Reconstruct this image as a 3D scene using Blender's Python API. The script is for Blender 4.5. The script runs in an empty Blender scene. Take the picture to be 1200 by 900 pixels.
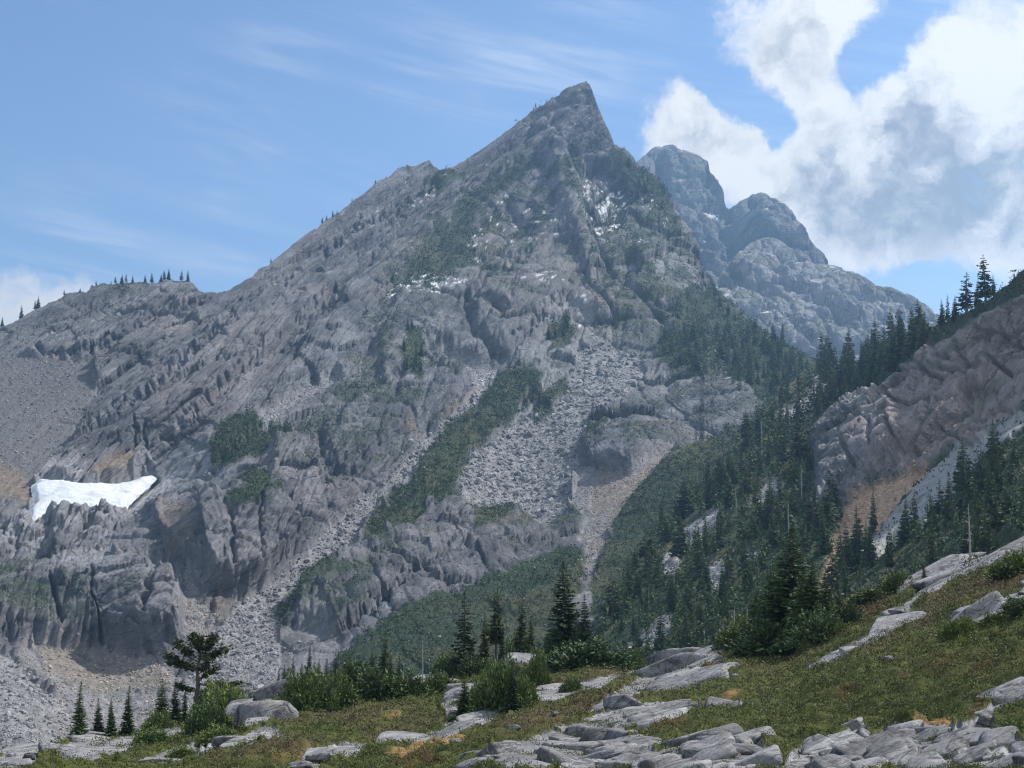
import bpy, math, random
import numpy as np
from mathutils import Vector

rng = np.random.default_rng(11)
random.seed(11)
sc = bpy.context.scene

# ------------------------------------------------------------------ camera, sky, sun, exposure
F, HOR = 1650.0, 640.0
PITCH = math.atan((HOR - 450) / F)
cp, sp = math.cos(PITCH), math.sin(PITCH)
cd = bpy.data.cameras.new('camera')
cd.sensor_width = 36.0
cd.lens = 36.0 * F / 1200.0
cd.clip_start, cd.clip_end = 0.5, 40000
cam = bpy.data.objects.new('camera', cd)
sc.collection.objects.link(cam)
cam.location = (0, 0, 0)
cam.rotation_euler = (math.pi / 2 + PITCH, 0, 0)
sc.camera = cam

SUN_AZ, SUN_EL = 64.0, 50.0          # degrees right of the view direction, degrees up
EXPO = 1.2
SKY_S = 0.068
SUN_E, SUN_ANGLE = 3.4, 2.0
HAZE = 1.4e-4

vs = sc.view_settings
sc.display_settings.display_device = 'sRGB'
vs.view_transform, vs.look, vs.gamma, vs.exposure = 'Standard', 'None', 1.0, EXPO
vs.use_curve_mapping = False
cy = sc.cycles
cy.max_bounces, cy.diffuse_bounces, cy.glossy_bounces = 4, 3, 1
cy.transmission_bounces, cy.transparent_max_bounces, cy.volume_bounces = 1, 4, 0
cy.use_denoising = True
cy.denoiser = 'OPENIMAGEDENOISE'
cy.denoising_input_passes = 'RGB_ALBEDO_NORMAL'
cy.denoising_prefilter = 'ACCURATE'
cy.caustics_reflective = cy.caustics_refractive = False
cy.sample_clamp_indirect = 4.0
cy.filter_width = 1.2


def nd(nt, typ, ins=None, **props):
    n = nt.nodes.new(typ)
    for k, v in props.items():
        setattr(n, k, v)
    for k, v in (ins or {}).items():
        s = n.inputs[k]
        if isinstance(v, bpy.types.NodeSocket):
            nt.links.new(v, s)
        else:
            s.default_value = v
    return n


def mth(nt, op, a, b=0.0, clamp=False):
    return nd(nt, 'ShaderNodeMath', {0: a, 1: b}, operation=op, use_clamp=clamp).outputs[0]


def mrange(nt, x, a, b, c=0.0, d=1.0, smooth=True):
    return nd(nt, 'ShaderNodeMapRange', {0: x, 1: a, 2: b, 3: c, 4: d},
              interpolation_type='SMOOTHSTEP' if smooth else 'LINEAR', clamp=True).outputs[0]


def mixc(nt, f, a, b, blend='MIX'):
    n = nt.nodes.new('ShaderNodeMix')
    n.data_type, n.blend_type = 'RGBA', blend
    for i, v in ((0, f), (6, a), (7, b)):
        if isinstance(v, bpy.types.NodeSocket):
            nt.links.new(v, n.inputs[i])
        elif i and len(v) == 3:
            n.inputs[i].default_value = (*v, 1)
        else:
            n.inputs[i].default_value = v
    return n.outputs[2]


def noise(nt, vec, scale, detail=5, rough=0.55, dist=0.0, lac=2.0):
    return nd(nt, 'ShaderNodeTexNoise', {'Vector': vec, 'Scale': scale, 'Detail': detail, 'Roughness': rough,
                                         'Distortion': dist, 'Lacunarity': lac}).outputs[0]


def ray(u, v):
    cx, cz = (np.asarray(u, float) - 600) / F, (450 - np.asarray(v, float)) / F
    y = cp - cz * sp
    return cx / y, (sp + cz * cp) / y


def pt(u, v, r):
    a, b = ray(u, v)
    return np.stack([a * r, r + 0 * a, b * r], -1)


def proj(P):
    c = P[..., 1] * cp + P[..., 2] * sp
    z = -P[..., 1] * sp + P[..., 2] * cp
    return 600 + F * P[..., 0] / c, 450 - F * z / c


sa, se = math.radians(SUN_AZ), math.radians(SUN_EL)
sun_dir = Vector((math.sin(sa) * math.cos(se), math.cos(sa) * math.cos(se), math.sin(se)))
sl = bpy.data.lights.new('sun', 'SUN')
sl.energy, sl.angle, sl.color = SUN_E, math.radians(SUN_ANGLE), (1.0, 0.94, 0.86)
so = bpy.data.objects.new('sun', sl)
sc.collection.objects.link(so)
so.rotation_euler = sun_dir.to_track_quat('Z', 'Y').to_euler()


def make_world():
    w = bpy.data.worlds.new('World')
    sc.world = w
    w.use_nodes = True
    nt = w.node_tree
    nt.nodes.clear()
    sky = nd(nt, 'ShaderNodeTexSky', sky_type='NISHITA', sun_disc=False, sun_elevation=se, sun_rotation=sa,
             altitude=1500.0, air_density=1.0, dust_density=0.6, ozone_density=3.2)
    D = nd(nt, 'ShaderNodeVectorMath', {0: nd(nt, 'ShaderNodeTexCoord').outputs['Generated']},
           operation='NORMALIZE').outputs[0]
    wn = nd(nt, 'ShaderNodeTexNoise', {'Vector': D, 'Scale': 16.0, 'Detail': 8.0, 'Roughness': 0.65})
    off = nd(nt, 'ShaderNodeVectorMath', {0: wn.outputs[1], 1: (0.5, 0.5, 0.5)}, operation='SUBTRACT').outputs[0]
    W = nd(nt, 'ShaderNodeVectorMath', {0: off, 1: (0.05, 0.05, 0.05), 2: D}, operation='MULTIPLY_ADD').outputs[0]

    def blobs(lst, vec):
        tot = None
        for (u, v, rad, s) in lst:
            a, b = ray(u, v)
            c = Vector((float(a), 1.0, float(b))).normalized()
            d = nd(nt, 'ShaderNodeVectorMath', {0: vec, 1: c}, operation='DISTANCE').outputs['Value']
            m = mrange(nt, d, rad / F, 0.0, 0.0, s)
            tot = m if tot is None else mth(nt, 'ADD', tot, m)
        return tot
    big = blobs(CLOUDS, W)
    hole = blobs(HOLES, W)
    nz = noise(nt, W, 11.0, 9, 0.58)
    raw = mth(nt, 'SUBTRACT', big, hole)
    fine = noise(nt, W, 42.0, 7, 0.6)
    puff = mth(nt, 'ADD', mth(nt, 'MULTIPLY', mth(nt, 'SUBTRACT', nz, 0.5), 2.6), mth(nt, 'MULTIPLY', mth(nt, 'SUBTRACT', fine, 0.5), 0.9))
    vo = nd(nt, 'ShaderNodeTexVoronoi', {'Vector': W, 'Scale': 26.0, 'Detail': 4.0, 'Roughness': 0.62}, feature='F1', normalize=True)
    cauli = mth(nt, 'SUBTRACT', 0.36, vo.outputs['Distance'])
    puff = mth(nt, 'ADD', mth(nt, 'MULTIPLY', puff, 0.75), mth(nt, 'MULTIPLY', cauli, 1.1))
    dens = mth(nt, 'ADD', mth(nt, 'MINIMUM', raw, 0.80), puff)
    # unseen bright broken cloud, added behind the viewer to light the mountain's front face
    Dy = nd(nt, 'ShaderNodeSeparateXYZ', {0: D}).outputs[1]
    rear_fill = mrange(nt, Dy, 0.15, -0.35)
    dens = mth(nt, 'ADD', dens, mth(nt, 'MULTIPLY', rear_fill, 0.75))
    alpha = mth(nt, 'MULTIPLY', mrange(nt, dens, 0.14, 0.80), mrange(nt, mth(nt, 'ADD', raw, rear_fill), 0.02, 0.30))
    # cloud brightness: bright thin edges and tops, grey thick bellies
    belly = mth(nt, 'ADD', blobs(BELLY, W), mth(nt, 'MULTIPLY', mth(nt, 'SUBTRACT', noise(nt, W, 14.0, 8, 0.62), 0.5), 2.6))
    belly = mth(nt, 'ADD', belly, mth(nt, 'MULTIPLY', mth(nt, 'SUBTRACT', noise(nt, W, 34.0, 7, 0.6), 0.5), 2.2))
    belly = mth(nt, 'SUBTRACT', belly, mth(nt, 'MULTIPLY', cauli, 1.6))
    thick = mrange(nt, mth(nt, 'ADD', raw, puff), 0.5, 1.7)
    g = mth(nt, 'MULTIPLY', mrange(nt, belly, -0.25, 1.0), mth(nt, 'ADD', mth(nt, 'MULTIPLY', thick, 0.6), 0.4))
    ccol = mixc(nt, g, (1.02, 1.0, 0.97), (0.33, 0.37, 0.43))
    ccol = mixc(nt, rear_fill, ccol, (1.05, 1.12, 1.22))
    # thin high cloud: streaks stretched along a gentle down-right line
    e1, e2, e3 = Vector((0.97, 0.0, -0.22)).normalized(), Vector((0, 1, 0)), Vector((0.22, 0, 0.97)).normalized()
    dots = [nd(nt, 'ShaderNodeVectorMath', {0: D, 1: tuple(e * s)}, operation='DOT_PRODUCT').outputs['Value']
            for e, s in ((e1, 2.0), (e2, 3.0), (e3, 20.0))]
    sv = nd(nt, 'ShaderNodeCombineXYZ', {0: dots[0], 1: dots[1], 2: dots[2]}).outputs[0]
    cn = noise(nt, sv, 2.6, 8, 0.62, 0.5)
    ci = mth(nt, 'MULTIPLY', mth(nt, 'ADD', mth(nt, 'MULTIPLY', blobs(CIRRUS, W), 1.0), 0.02),
             mrange(nt, cn, 0.40, 0.85))
    ci = mth(nt, 'MINIMUM', ci, 0.75)
    bg1 = nd(nt, 'ShaderNodeBackground', {'Color': sky.outputs[0], 'Strength': SKY_S})
    bg2 = nd(nt, 'ShaderNodeBackground', {'Color': (0.80, 0.88, 1.0, 1), 'Strength': CLOUD_S})
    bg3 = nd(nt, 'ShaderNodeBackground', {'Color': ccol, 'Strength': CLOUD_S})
    m1 = nd(nt, 'ShaderNodeMixShader', {0: ci, 1: bg1.outputs[0], 2: bg2.outputs[0]})
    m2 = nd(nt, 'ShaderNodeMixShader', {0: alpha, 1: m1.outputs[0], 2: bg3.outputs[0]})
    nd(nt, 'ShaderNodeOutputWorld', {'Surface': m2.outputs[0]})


CLOUD_S = 0.44
# direction of each cloud mass (as seen), angular radius, weight
CLOUDS = [(800, 128, 70, .9), (832, 150, 66, .8), (782, 168, 52, .6), (852, 182, 60, .7), (885, 210, 66, .7), (870, 12, 110, .42), (925, 40, 120, .5), (952, 105, 95, .45),
          (925, 155, 95, .36), (900, 90, 85, .25), (990, 10, 90, .6), (1100, 80, 100, .9), (1130, 55, 85, .6), (1185, 70, 120, .8), (1075, 112, 75, .7), (1150, 140, 160, .9), (1195, 215, 140, .8), (1060, 200, 150, .8),
          (1000, 222, 130, .8), (950, 240, 95, .6), (1100, 250, 150, .8), (1005, 280, 80, .5), (1180, 265, 80, .5), (1320, 150, 230, 1.0), (20, 372, 95, .8), (95, 358, 60, .5), (-120, 380, 140, .9), (1205, 292, 45, .6),
          (1500, 400, 260, .8), (1400, -200, 300, .8), (-700, 300, 260, .7)]
HOLES = [(1022, 92, 60, .8), (1045, 62, 70, .7), (905, 150, 50, .45), (1120, 15, 80, .6), (850, 95, 60, .5), (895, 120, 45, .3), (905, 190, 40, .5), (905, 140, 50, .35), (845, 100, 45, .4), (1090, 320, 80, .4), (870, 130, 30, .3), (1040, 330, 90, .4), (1150, 315, 60, .4), (755, 70, 70, .4), (740, 260, 80, .5)]
BELLY = [(1080, 235, 150, .8), (960, 250, 80, .5), (1180, 200, 90, .6), (1030, 270, 90, .6), (960, 60, 80, .3), (1090, 135, 60, .4), (1300, 240, 160, .6), (960, 200, 80, .3)]
CIRRUS = [(350, 30, 110, .5), (500, 72, 110, .6), (590, 90, 90, .4), (265, 220, 34, .55), (230, 130, 120, .35), (320, 150, 100, .3),
          (280, 280, 120, .35), (60, 340, 160, .7), (420, 220, 80, .2), (640, 120, 120, .4), (720, 40, 130, .5), (900, 120, 200, .5),
          (1100, 350, 130, .6), (100, 380, 250, .5), (1090, 20, 160, .4)]
make_world()

# ------------------------------------------------------------------ numeric helpers


def hash3(i, j, k, seed):
    h = (i.astype(np.int64) * 0x8da6b343) ^ (j.astype(np.int64) * 0xd8163841) ^ (k.astype(np.int64) * 0xcb1ab31f) ^ (seed * 0x9e3779b1)
    h = (h & 0xffffffff).astype(np.uint32)
    h ^= h >> 13
    h *= np.uint32(0x5bd1e995)
    h ^= h >> 15
    h *= np.uint32(0x27d4eb2d)
    h ^= h >> 14
    return h


def perlin(P, seed=0):
    P = np.asarray(P, np.float32)
    I = np.floor(P).astype(np.int32)
    f = P - I
    w = f * f * f * (f * (f * 6 - 15) + 10)
    out = np.zeros(P.shape[:-1], np.float32)
    for dx in (0, 1):
        for dy in (0, 1):
            for dz in (0, 1):
                h = hash3(I[..., 0] + dx, I[..., 1] + dy, I[..., 2] + dz, seed)
                gx = (h & 1023).astype(np.float32) / 511.5 - 1
                gy = ((h >> 10) & 1023).astype(np.float32) / 511.5 - 1
                gz = ((h >> 20) & 1023).astype(np.float32) / 511.5 - 1
                ww = (w[..., 0] if dx else 1 - w[..., 0]) * (w[..., 1] if dy else 1 - w[..., 1]) * (w[..., 2] if dz else 1 - w[..., 2])
                out += ww * (gx * (f[..., 0] - dx) + gy * (f[..., 1] - dy) + gz * (f[..., 2] - dz))
    return out * 1.4


def fbm(P, size, octv=4, seed=0, gain=0.5, ridged=False):
    P = np.asarray(P, np.float32) / size
    a, tot, out = 1.0, 0.0, 0
    for o in range(octv):
        n = perlin(P, seed + o * 17)
        if ridged:
            n = 1 - 2 * np.abs(n)
        out = out + a * n
        tot += a
        a *= gain
        P = P * 2.03 + 11.7
    return out / tot


def blocks(P, E, size, seed, warp=0.35, tlt=0.7):
    """random offset and edge distance of rock blocks bounded by three joint sets (rows of E)"""
    c = (P @ np.asarray(E, np.float32).T) / np.asarray(size, np.float32)
    if warp:
        s = float(np.mean(size))
        for a in range(3):
            c[..., a] += warp * fbm(P, s * 2.2, 2, seed + 31 * a)
    i = np.floor(c[..., 1]).astype(np.int32)
    z = np.zeros_like(i)
    c[..., 0] += (hash3(i, z, z, seed + 5) & 255) / 255.0
    j = np.floor(c[..., 0]).astype(np.int32)
    c[..., 2] += (hash3(i, j, z, seed + 6) & 255) / 255.0
    k = np.floor(c[..., 2]).astype(np.int32)
    h = hash3(i, j, k, seed)
    val = (h & 1023) / 511.5 - 1
    fr = c - np.floor(c)
    ed = np.minimum(fr, 1 - fr) * np.asarray(size, np.float32)
    tilt = ((h >> 10 & 255) / 127.5 - 1) * (fr[..., 0] - .5) + ((h >> 18 & 255) / 127.5 - 1) * (fr[..., 2] - .5)
    return (val + tlt * tilt).astype(np.float32), ed.min(-1).astype(np.float32)


def sst(a, b, x):
    t = np.clip((x - a) / (b - a), 0, 1)
    return t * t * (3 - 2 * t)


def psdf(U, V, poly):
    """signed distance in plan to a polygon, negative inside"""
    poly = np.asarray(poly, np.float32)
    d2 = np.full(U.shape, 1e12, np.float32)
    ins = np.zeros(U.shape, bool)
    n = len(poly)
    for a in range(n):
        x0, y0 = poly[a]
        x1, y1 = poly[(a + 1) % n]
        ex, ey = x1 - x0, y1 - y0
        L = ex * ex + ey * ey + 1e-9
        t = np.clip(((U - x0) * ex + (V - y0) * ey) / L, 0, 1)
        d2 = np.minimum(d2, (U - x0 - t * ex) ** 2 + (V - y0 - t * ey) ** 2)
        if y0 != y1:
            ins ^= ((y0 > V) != (y1 > V)) & (U < ex * (V - y0) / (y1 - y0) + x0)
    d = np.sqrt(d2)
    return np.where(ins, -d, d)


def pmask(U, V, poly, soft=4.0, wob=None, amp=0.0):
    p = np.asarray(poly, np.float32)
    m = soft + amp + 2
    out = np.zeros(U.shape, np.float32)
    box = (U > p[:, 0].min() - m) & (U < p[:, 0].max() + m) & (V > p[:, 1].min() - m) & (V < p[:, 1].max() + m)
    if box.any():
        d = psdf(U[box], V[box], p)
        if wob is not None:
            d = d + amp * wob[box]
        out[box] = sst(soft, -soft, d)
    return out


def lmask(U, V, line, w):
    """closeness to an open polyline"""
    p = np.asarray(line, np.float32)
    out = np.zeros(U.shape, np.float32)
    box = (U > p[:, 0].min() - 3 * w) & (U < p[:, 0].max() + 3 * w) & (V > p[:, 1].min() - 3 * w) & (V < p[:, 1].max() + 3 * w)
    if not box.any():
        return out
    u, v = U[box], V[box]
    d2 = np.full(u.shape, 1e12, np.float32)
    for a in range(len(p) - 1):
        ex, ey = p[a + 1] - p[a]
        L = ex * ex + ey * ey + 1e-9
        t = np.clip(((u - p[a, 0]) * ex + (v - p[a, 1]) * ey) / L, 0, 1)
        d2 = np.minimum(d2, (u - p[a, 0] - t * ex) ** 2 + (v - p[a, 1] - t * ey) ** 2)
    out[box] = np.exp(-d2 / (w * w))
    return out


def rbf(ctrl, U, V, lam=2e-3):
    c = np.array(ctrl, float)
    X = c[:, :2] / 100.0
    y = np.log(c[:, 2])
    n = len(X)
    K = np.sqrt(((X[:, None] - X[None]) ** 2).sum(-1) + 0.15)
    A = np.zeros((n + 3, n + 3))
    A[:n, :n] = K - lam * np.eye(n)
    A[:n, n] = 1
    A[:n, n + 1:] = X
    A[n:, :n] = A[:n, n:].T
    w = np.linalg.solve(A, np.r_[y, 0, 0, 0])
    u, v = U.ravel() / 100.0, V.ravel() / 100.0
    out = w[n] + w[n + 1] * u + w[n + 2] * v
    for a in range(n):
        out += w[a] * np.sqrt((u - X[a, 0]) ** 2 + (v - X[a, 1]) ** 2 + 0.15)
    return np.exp(out).reshape(U.shape)


def unit(v):
    v = np.asarray(v, float)
    return v / np.linalg.norm(v, axis=-1, keepdims=True)


def mesh(name, V, Fc, mat, parent=None, smooth=True, attrs=None):
    """one mesh from arrays: V (n,3), Fc (m,3|4)"""
    me = bpy.data.meshes.new(name)
    V = np.ascontiguousarray(V, np.float32)
    Fc = np.ascontiguousarray(Fc, np.int32)
    m, k = Fc.shape
    me.vertices.add(len(V))
    me.vertices.foreach_set('co', V.ravel())
    me.loops.add(m * k)
    me.loops.foreach_set('vertex_index', Fc.ravel())
    me.polygons.add(m)
    me.polygons.foreach_set('loop_start', np.arange(0, m * k, k, dtype=np.int32))
    me.polygons.foreach_set('use_smooth', np.full(m, smooth))
    me.update(calc_edges=True)
    for an, arr in (attrs or {}).items():
        at = me.attributes.new(an, 'FLOAT_COLOR', 'POINT')
        at.data.foreach_set('color', np.ascontiguousarray(arr, np.float32).ravel())
    if mat:
        me.materials.append(mat)
    return me


def link(name, me, parent=None, label=None, cat=None, group=None, kind=None):
    o = bpy.data.objects.new(name, me)
    sc.collection.objects.link(o)
    if parent:
        o.parent = parent
    for k, v in (('label', label), ('category', cat), ('group', group), ('kind', kind)):
        if v:
            o[k] = v
    return o


def attr(nt, name):
    a = nd(nt, 'ShaderNodeAttribute', attribute_name=name)
    s = nd(nt, 'ShaderNodeSeparateColor', {0: a.outputs['Color']})
    return a.outputs['Color'], s.outputs[0], s.outputs[1], s.outputs[2], a.outputs['Alpha']


def new_mat(name):
    m = bpy.data.materials.new(name)
    m.use_nodes = True
    nt = m.node_tree
    nt.nodes.clear()
    return m, nt


def finish(nt, col, rough=0.9, bump=None, spec=0.2):
    ins = {'Base Color': col, 'Roughness': rough, 'Specular IOR Level': spec}
    if bump is not None:
        ins['Normal'] = bump
    b = nd(nt, 'ShaderNodeBsdfPrincipled', ins)
    nd(nt, 'ShaderNodeOutputMaterial', {0: b.outputs[0]})


def terrain_mat(name, E, s, rocks, veg, talus, soil, snow=(.85, .87, .9), bump=1.0, stretch=(0.25, 1.0, 0.5), lichen=False):
    """s: metres of the main rock texture; rocks: dark, mid, pale, pink"""
    m, nt = new_mat(name)
    P = nd(nt, 'ShaderNodeTexCoord').outputs['Object']
    dots = [nd(nt, 'ShaderNodeVectorMath', {0: P, 1: tuple(float(x) * k / s for x in e)}, operation='DOT_PRODUCT').outputs['Value']
            for e, k in zip(E, stretch)]
    sv = nd(nt, 'ShaderNodeCombineXYZ', {0: dots[0], 1: dots[1], 2: dots[2]}).outputs[0]
    _, v, t, so_, sn = attr(nt, 'ma')
    _, pale, pink, gloss, al = attr(nt, 'mb')
    n1 = noise(nt, sv, 0.5, 8, 0.62, 0.4)
    n2 = noise(nt, P, 0.12 / s, 5, 0.6)
    n3 = noise(nt, sv, 2.2, 8, 0.7)
    n4 = noise(nt, P, 2.4 / s, 6, 0.7)
    rock = mixc(nt, mrange(nt, n1, 0.33, 0.68), rocks[0], rocks[1])
    rock = mixc(nt, mth(nt, 'MULTIPLY', mrange(nt, n2, 0.5, 0.75), 0.5), rock, rocks[3])
    rock = mixc(nt, mth(nt, 'MULTIPLY', mrange(nt, n3, 0.52, 0.74), 0.55), rock, rocks[2])
    rock = mixc(nt, mth(nt, 'MULTIPLY', mrange(nt, n4, 0.56, 0.72), 0.6), rock, tuple(x * 0.45 for x in rocks[0]))
    rock = mixc(nt, mth(nt, 'MULTIPLY', pale, 0.85), rock, mixc(nt, n3, tuple(x * 0.8 for x in rocks[2]), tuple(min(1, x * 1.25) for x in rocks[2])))
    rock = mixc(nt, mth(nt, 'MULTIPLY', pink, 0.8), rock, mixc(nt, n1, tuple(x * 0.6 for x in rocks[3]), tuple(x * 1.2 for x in rocks[3])))
    dot2 = [nd(nt, 'ShaderNodeVectorMath', {0: P, 1: tuple(float(x) * k / s for x in e)}, operation='DOT_PRODUCT').outputs['Value']
            for e, k in zip(E, (0.10, 1.7, 0.35))]
    bv = nd(nt, 'ShaderNodeCombineXYZ', {0: dot2[0], 1: dot2[1], 2: dot2[2]}).outputs[0]
    n5 = noise(nt, bv, 1.0, 7, 0.68, 0.25)
    band = mrange(nt, n5, 0.56, 0.66)
    rock = mixc(nt, mth(nt, 'MULTIPLY', band, 0.38), rock, tuple(x * 0.55 for x in rocks[0]))
    tcol = mixc(nt, mrange(nt, n4, 0.35, 0.65), tuple(x * 0.5 for x in talus), talus)
    tcol = mixc(nt, gloss, tcol, tuple(x * .42 for x in talus))
    scol = mixc(nt, mrange(nt, n4, 0.3, 0.7), tuple(x * 0.55 for x in soil), tuple(x * 1.15 for x in soil))
    vcol = mixc(nt, mrange(nt, n4, 0.3, 0.7), veg[0], veg[1])
    vcol = mixc(nt, mrange(nt, n2, 0.45, 0.65), vcol, veg[2])
    col = mixc(nt, t, rock, tcol)
    col = mixc(nt, so_, col, scol)
    col = mixc(nt, v, col, vcol)
    col = mixc(nt, sn, col, (*snow, 1))
    if lichen:
        li = mrange(nt, noise(nt, P, 1.1 / s, 9, 0.72, 0.6), 0.51, 0.59)
        col = mixc(nt, mth(nt, 'MULTIPLY', li, 0.8), col, (.075, .075, .078))
    b1 = nd(nt, 'ShaderNodeBump', {'Strength': 0.9, 'Distance': 0.35 * s * bump, 'Height': noise(nt, sv, 1.3, 9, 0.65, 0.3)})
    vo = nd(nt, 'ShaderNodeTexVoronoi', {'Vector': sv, 'Scale': 1.6}, feature='DISTANCE_TO_EDGE')
    crack = mrange(nt, vo.outputs[0], 0.0, 0.07)
    nos = mth(nt, 'SUBTRACT', 1.0, sn)
    b2 = nd(nt, 'ShaderNodeBump', {'Strength': mth(nt, 'MULTIPLY', mth(nt, 'SUBTRACT', nos, t, True), 0.6), 'Distance': 0.18 * s * bump, 'Height': crack, 'Normal': b1.outputs[0]})
    nro = mth(nt, 'SUBTRACT', mth(nt, 'SUBTRACT', nos, t, True), v, True)
    b2 = nd(nt, 'ShaderNodeBump', {'Strength': mth(nt, 'MULTIPLY', nro, 0.7), 'Distance': 0.22 * s * bump, 'Height': mrange(nt, n5, 0.66, 0.40), 'Normal': b2.outputs[0]})
    b3 = nd(nt, 'ShaderNodeBump', {'Strength': 0.8, 'Distance': 0.12 * s * bump, 'Height': noise(nt, P, 4.0 / s, 6, 0.7), 'Normal': b2.outputs[0]})
    finish(nt, col, 0.92, b3.outputs[0], 0.15)
    return m


class Layer:
    """a hillside surface: columns by bearing, rows from the foot up to the crest, then down the far side"""

    def __init__(s, us, vb, vt, ts, ctrl, jag=0.0, jseed=1):
        s.us = np.asarray(us, float)
        bt, tp = np.array(vb, float), np.array(vt, float)
        s.vb = np.interp(s.us, bt[:, 0], bt[:, 1])
        s.vt = np.interp(s.us, tp[:, 0], tp[:, 1])
        if jag:
            q = np.stack([s.us, 0 * s.us, 0 * s.us], -1)
            s.vt = s.vt - jag * (fbm(q, 14, 3, jseed) + 0.9 * np.abs(fbm(q, 5, 2, jseed + 3)) - 0.2)
        s.ts = np.asarray(ts, float)
        s.U = np.repeat(s.us[None], len(ts), 0).astype(np.float32)
        s.V = (s.vb + (s.vt - s.vb) * s.ts[:, None]).astype(np.float32)
        s.r = rbf(ctrl, s.U, s.V)
        s.P = pt(s.U, s.V, s.r)
        du, dv = np.gradient(s.P, axis=1), np.gradient(s.P, axis=0)
        n = np.cross(du, dv)
        n /= np.linalg.norm(n, axis=-1, keepdims=True) + 1e-9
        flip = (n * s.P).sum(-1) > 0
        n[flip] *= -1
        s.N = n
        s.rel = np.clip((s.V - s.vt) / 14.0, 0, 1)

    def back(s, steps, slope, seed, rough=0.15):
        rows = []
        top = s.P[-1]
        for k, d in enumerate(steps):
            q = top.copy()
            q[:, 1] += d
            q[:, 2] -= d * slope * min(1, (k + 1) / 3.0)
            q += rough * d * fbm(q, max(4, d * 1.5), 3, seed)[:, None] * np.array([0.3, 0.2, 1.0])
            q[:, 2] = np.minimum(q[:, 2], top[:, 2] - 0.02 * d)
            rows.append(q)
        s.full = np.concatenate([s.P, np.array(rows)], 0)
        s.full[..., 2] = np.maximum(s.full[..., 2], FLOOR + 0.3)

    def faces(s):
        nr, nc = s.full.shape[:2]
        i = np.arange(nr * nc).reshape(nr, nc)
        return np.stack([i[:-1, :-1], i[:-1, 1:], i[1:, 1:], i[1:, :-1]], -1).reshape(-1, 4)

    def pad(s, A):
        nb = s.full.shape[0] - A.shape[0]
        return np.concatenate([A, np.repeat(A[-1:], nb, 0)], 0).reshape(-1, A.shape[-1])

    def ij(s, u, v):
        u, v = np.asarray(u, float), np.asarray(v, float)
        fi = np.interp(u, s.us, np.arange(len(s.us)))
        vb, vt = np.interp(u, s.us, s.vb), np.interp(u, s.us, s.vt)
        t = np.clip((v - vb) / (vt - vb), 0, 1)
        fj = np.interp(t, s.ts, np.arange(len(s.ts)))
        return fi, fj

    def at(s, u, v, A=None):
        A = s.P if A is None else A
        fi, fj = s.ij(u, v)
        i0, j0 = np.minimum(fi.astype(int), len(s.us) - 2), np.minimum(fj.astype(int), len(s.ts) - 2)
        a, b = fi - i0, fj - j0
        if A.ndim == 3:
            a, b = a[..., None], b[..., None]
        return (A[j0, i0] * (1 - a) * (1 - b) + A[j0, i0 + 1] * a * (1 - b) + A[j0 + 1, i0] * (1 - a) * b + A[j0 + 1, i0 + 1] * a * b)


FLOOR = -92.0


def C4(a, b, c, d):
    return np.stack([a, b, c, d], -1)


def inpoly(n, poly, seed):
    g = np.random.default_rng(seed)
    p = np.asarray(poly, float)
    out = np.zeros((0, 2))
    while len(out) < n:
        q = g.uniform(p.min(0), p.max(0), (max(400, n * 3), 2))
        out = np.concatenate([out, q[psdf(q[:, 0], q[:, 1], p) < 0]])
    return out[:n]


def S(t):
    """'x,y x,y ...' to a list of points"""
    return [tuple(float(c) for c in q.split(',')) for q in t.split()]


def icosa():
    t = (1 + 5 ** .5) / 2
    v = unit(np.array([(-1, t, 0), (1, t, 0), (-1, -t, 0), (1, -t, 0), (0, -1, t), (0, 1, t), (0, -1, -t), (0, 1, -t), (t, 0, -1), (t, 0, 1), (-t, 0, -1), (-t, 0, 1)], float))
    f = np.array([(0, 11, 5), (0, 5, 1), (0, 1, 7), (0, 7, 10), (0, 10, 11), (1, 5, 9), (5, 11, 4), (11, 10, 2), (10, 7, 6), (7, 1, 8), (3, 9, 4), (3, 4, 2), (3, 2, 6), (3, 6, 8), (3, 8, 9), (4, 9, 5), (2, 4, 11), (6, 2, 10), (8, 6, 7), (9, 8, 1)])
    return v, f

# ------------------------------------------------------------------ ground sheet
gm, nt = new_mat('valley_floor')
gp = nd(nt, 'ShaderNodeTexCoord').outputs['Object']
finish(nt, mixc(nt, noise(nt, gp, 0.02, 8, 0.6), (.05, .06, .04), (.2, .19, .17)), 0.95)
q = np.arange(-8000, 8001, 500.0)
gx, gy = np.meshgrid(q, q)
gi = np.arange(gx.size).reshape(gx.shape)
link('ground', mesh('ground', np.stack([gx, gy, 0 * gx + FLOOR], -1).reshape(-1, 3),
                    np.stack([gi[:-1, :-1], gi[:-1, 1:], gi[1:, 1:], gi[1:, :-1]], -1).reshape(-1, 4), gm), kind='structure')

# ------------------------------------------------------------------ main mountain
E1 = unit([1.0, 1.55, 1.22])
n0 = np.array([-0.6, -0.5, 0.62])
EN = unit(n0 - n0.dot(E1) * E1)
E3 = np.cross(E1, EN)
STRATA = np.array([E1, EN, E3])
CUBE = np.array([unit([.9, .3, .35]), unit([-.35, -.2, .9]), unit([.2, -.95, .1])])
VERT = np.array([unit([.95, .25, .1]), unit([-.1, .1, .99]), unit([.2, -.95, .15])])

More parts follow.
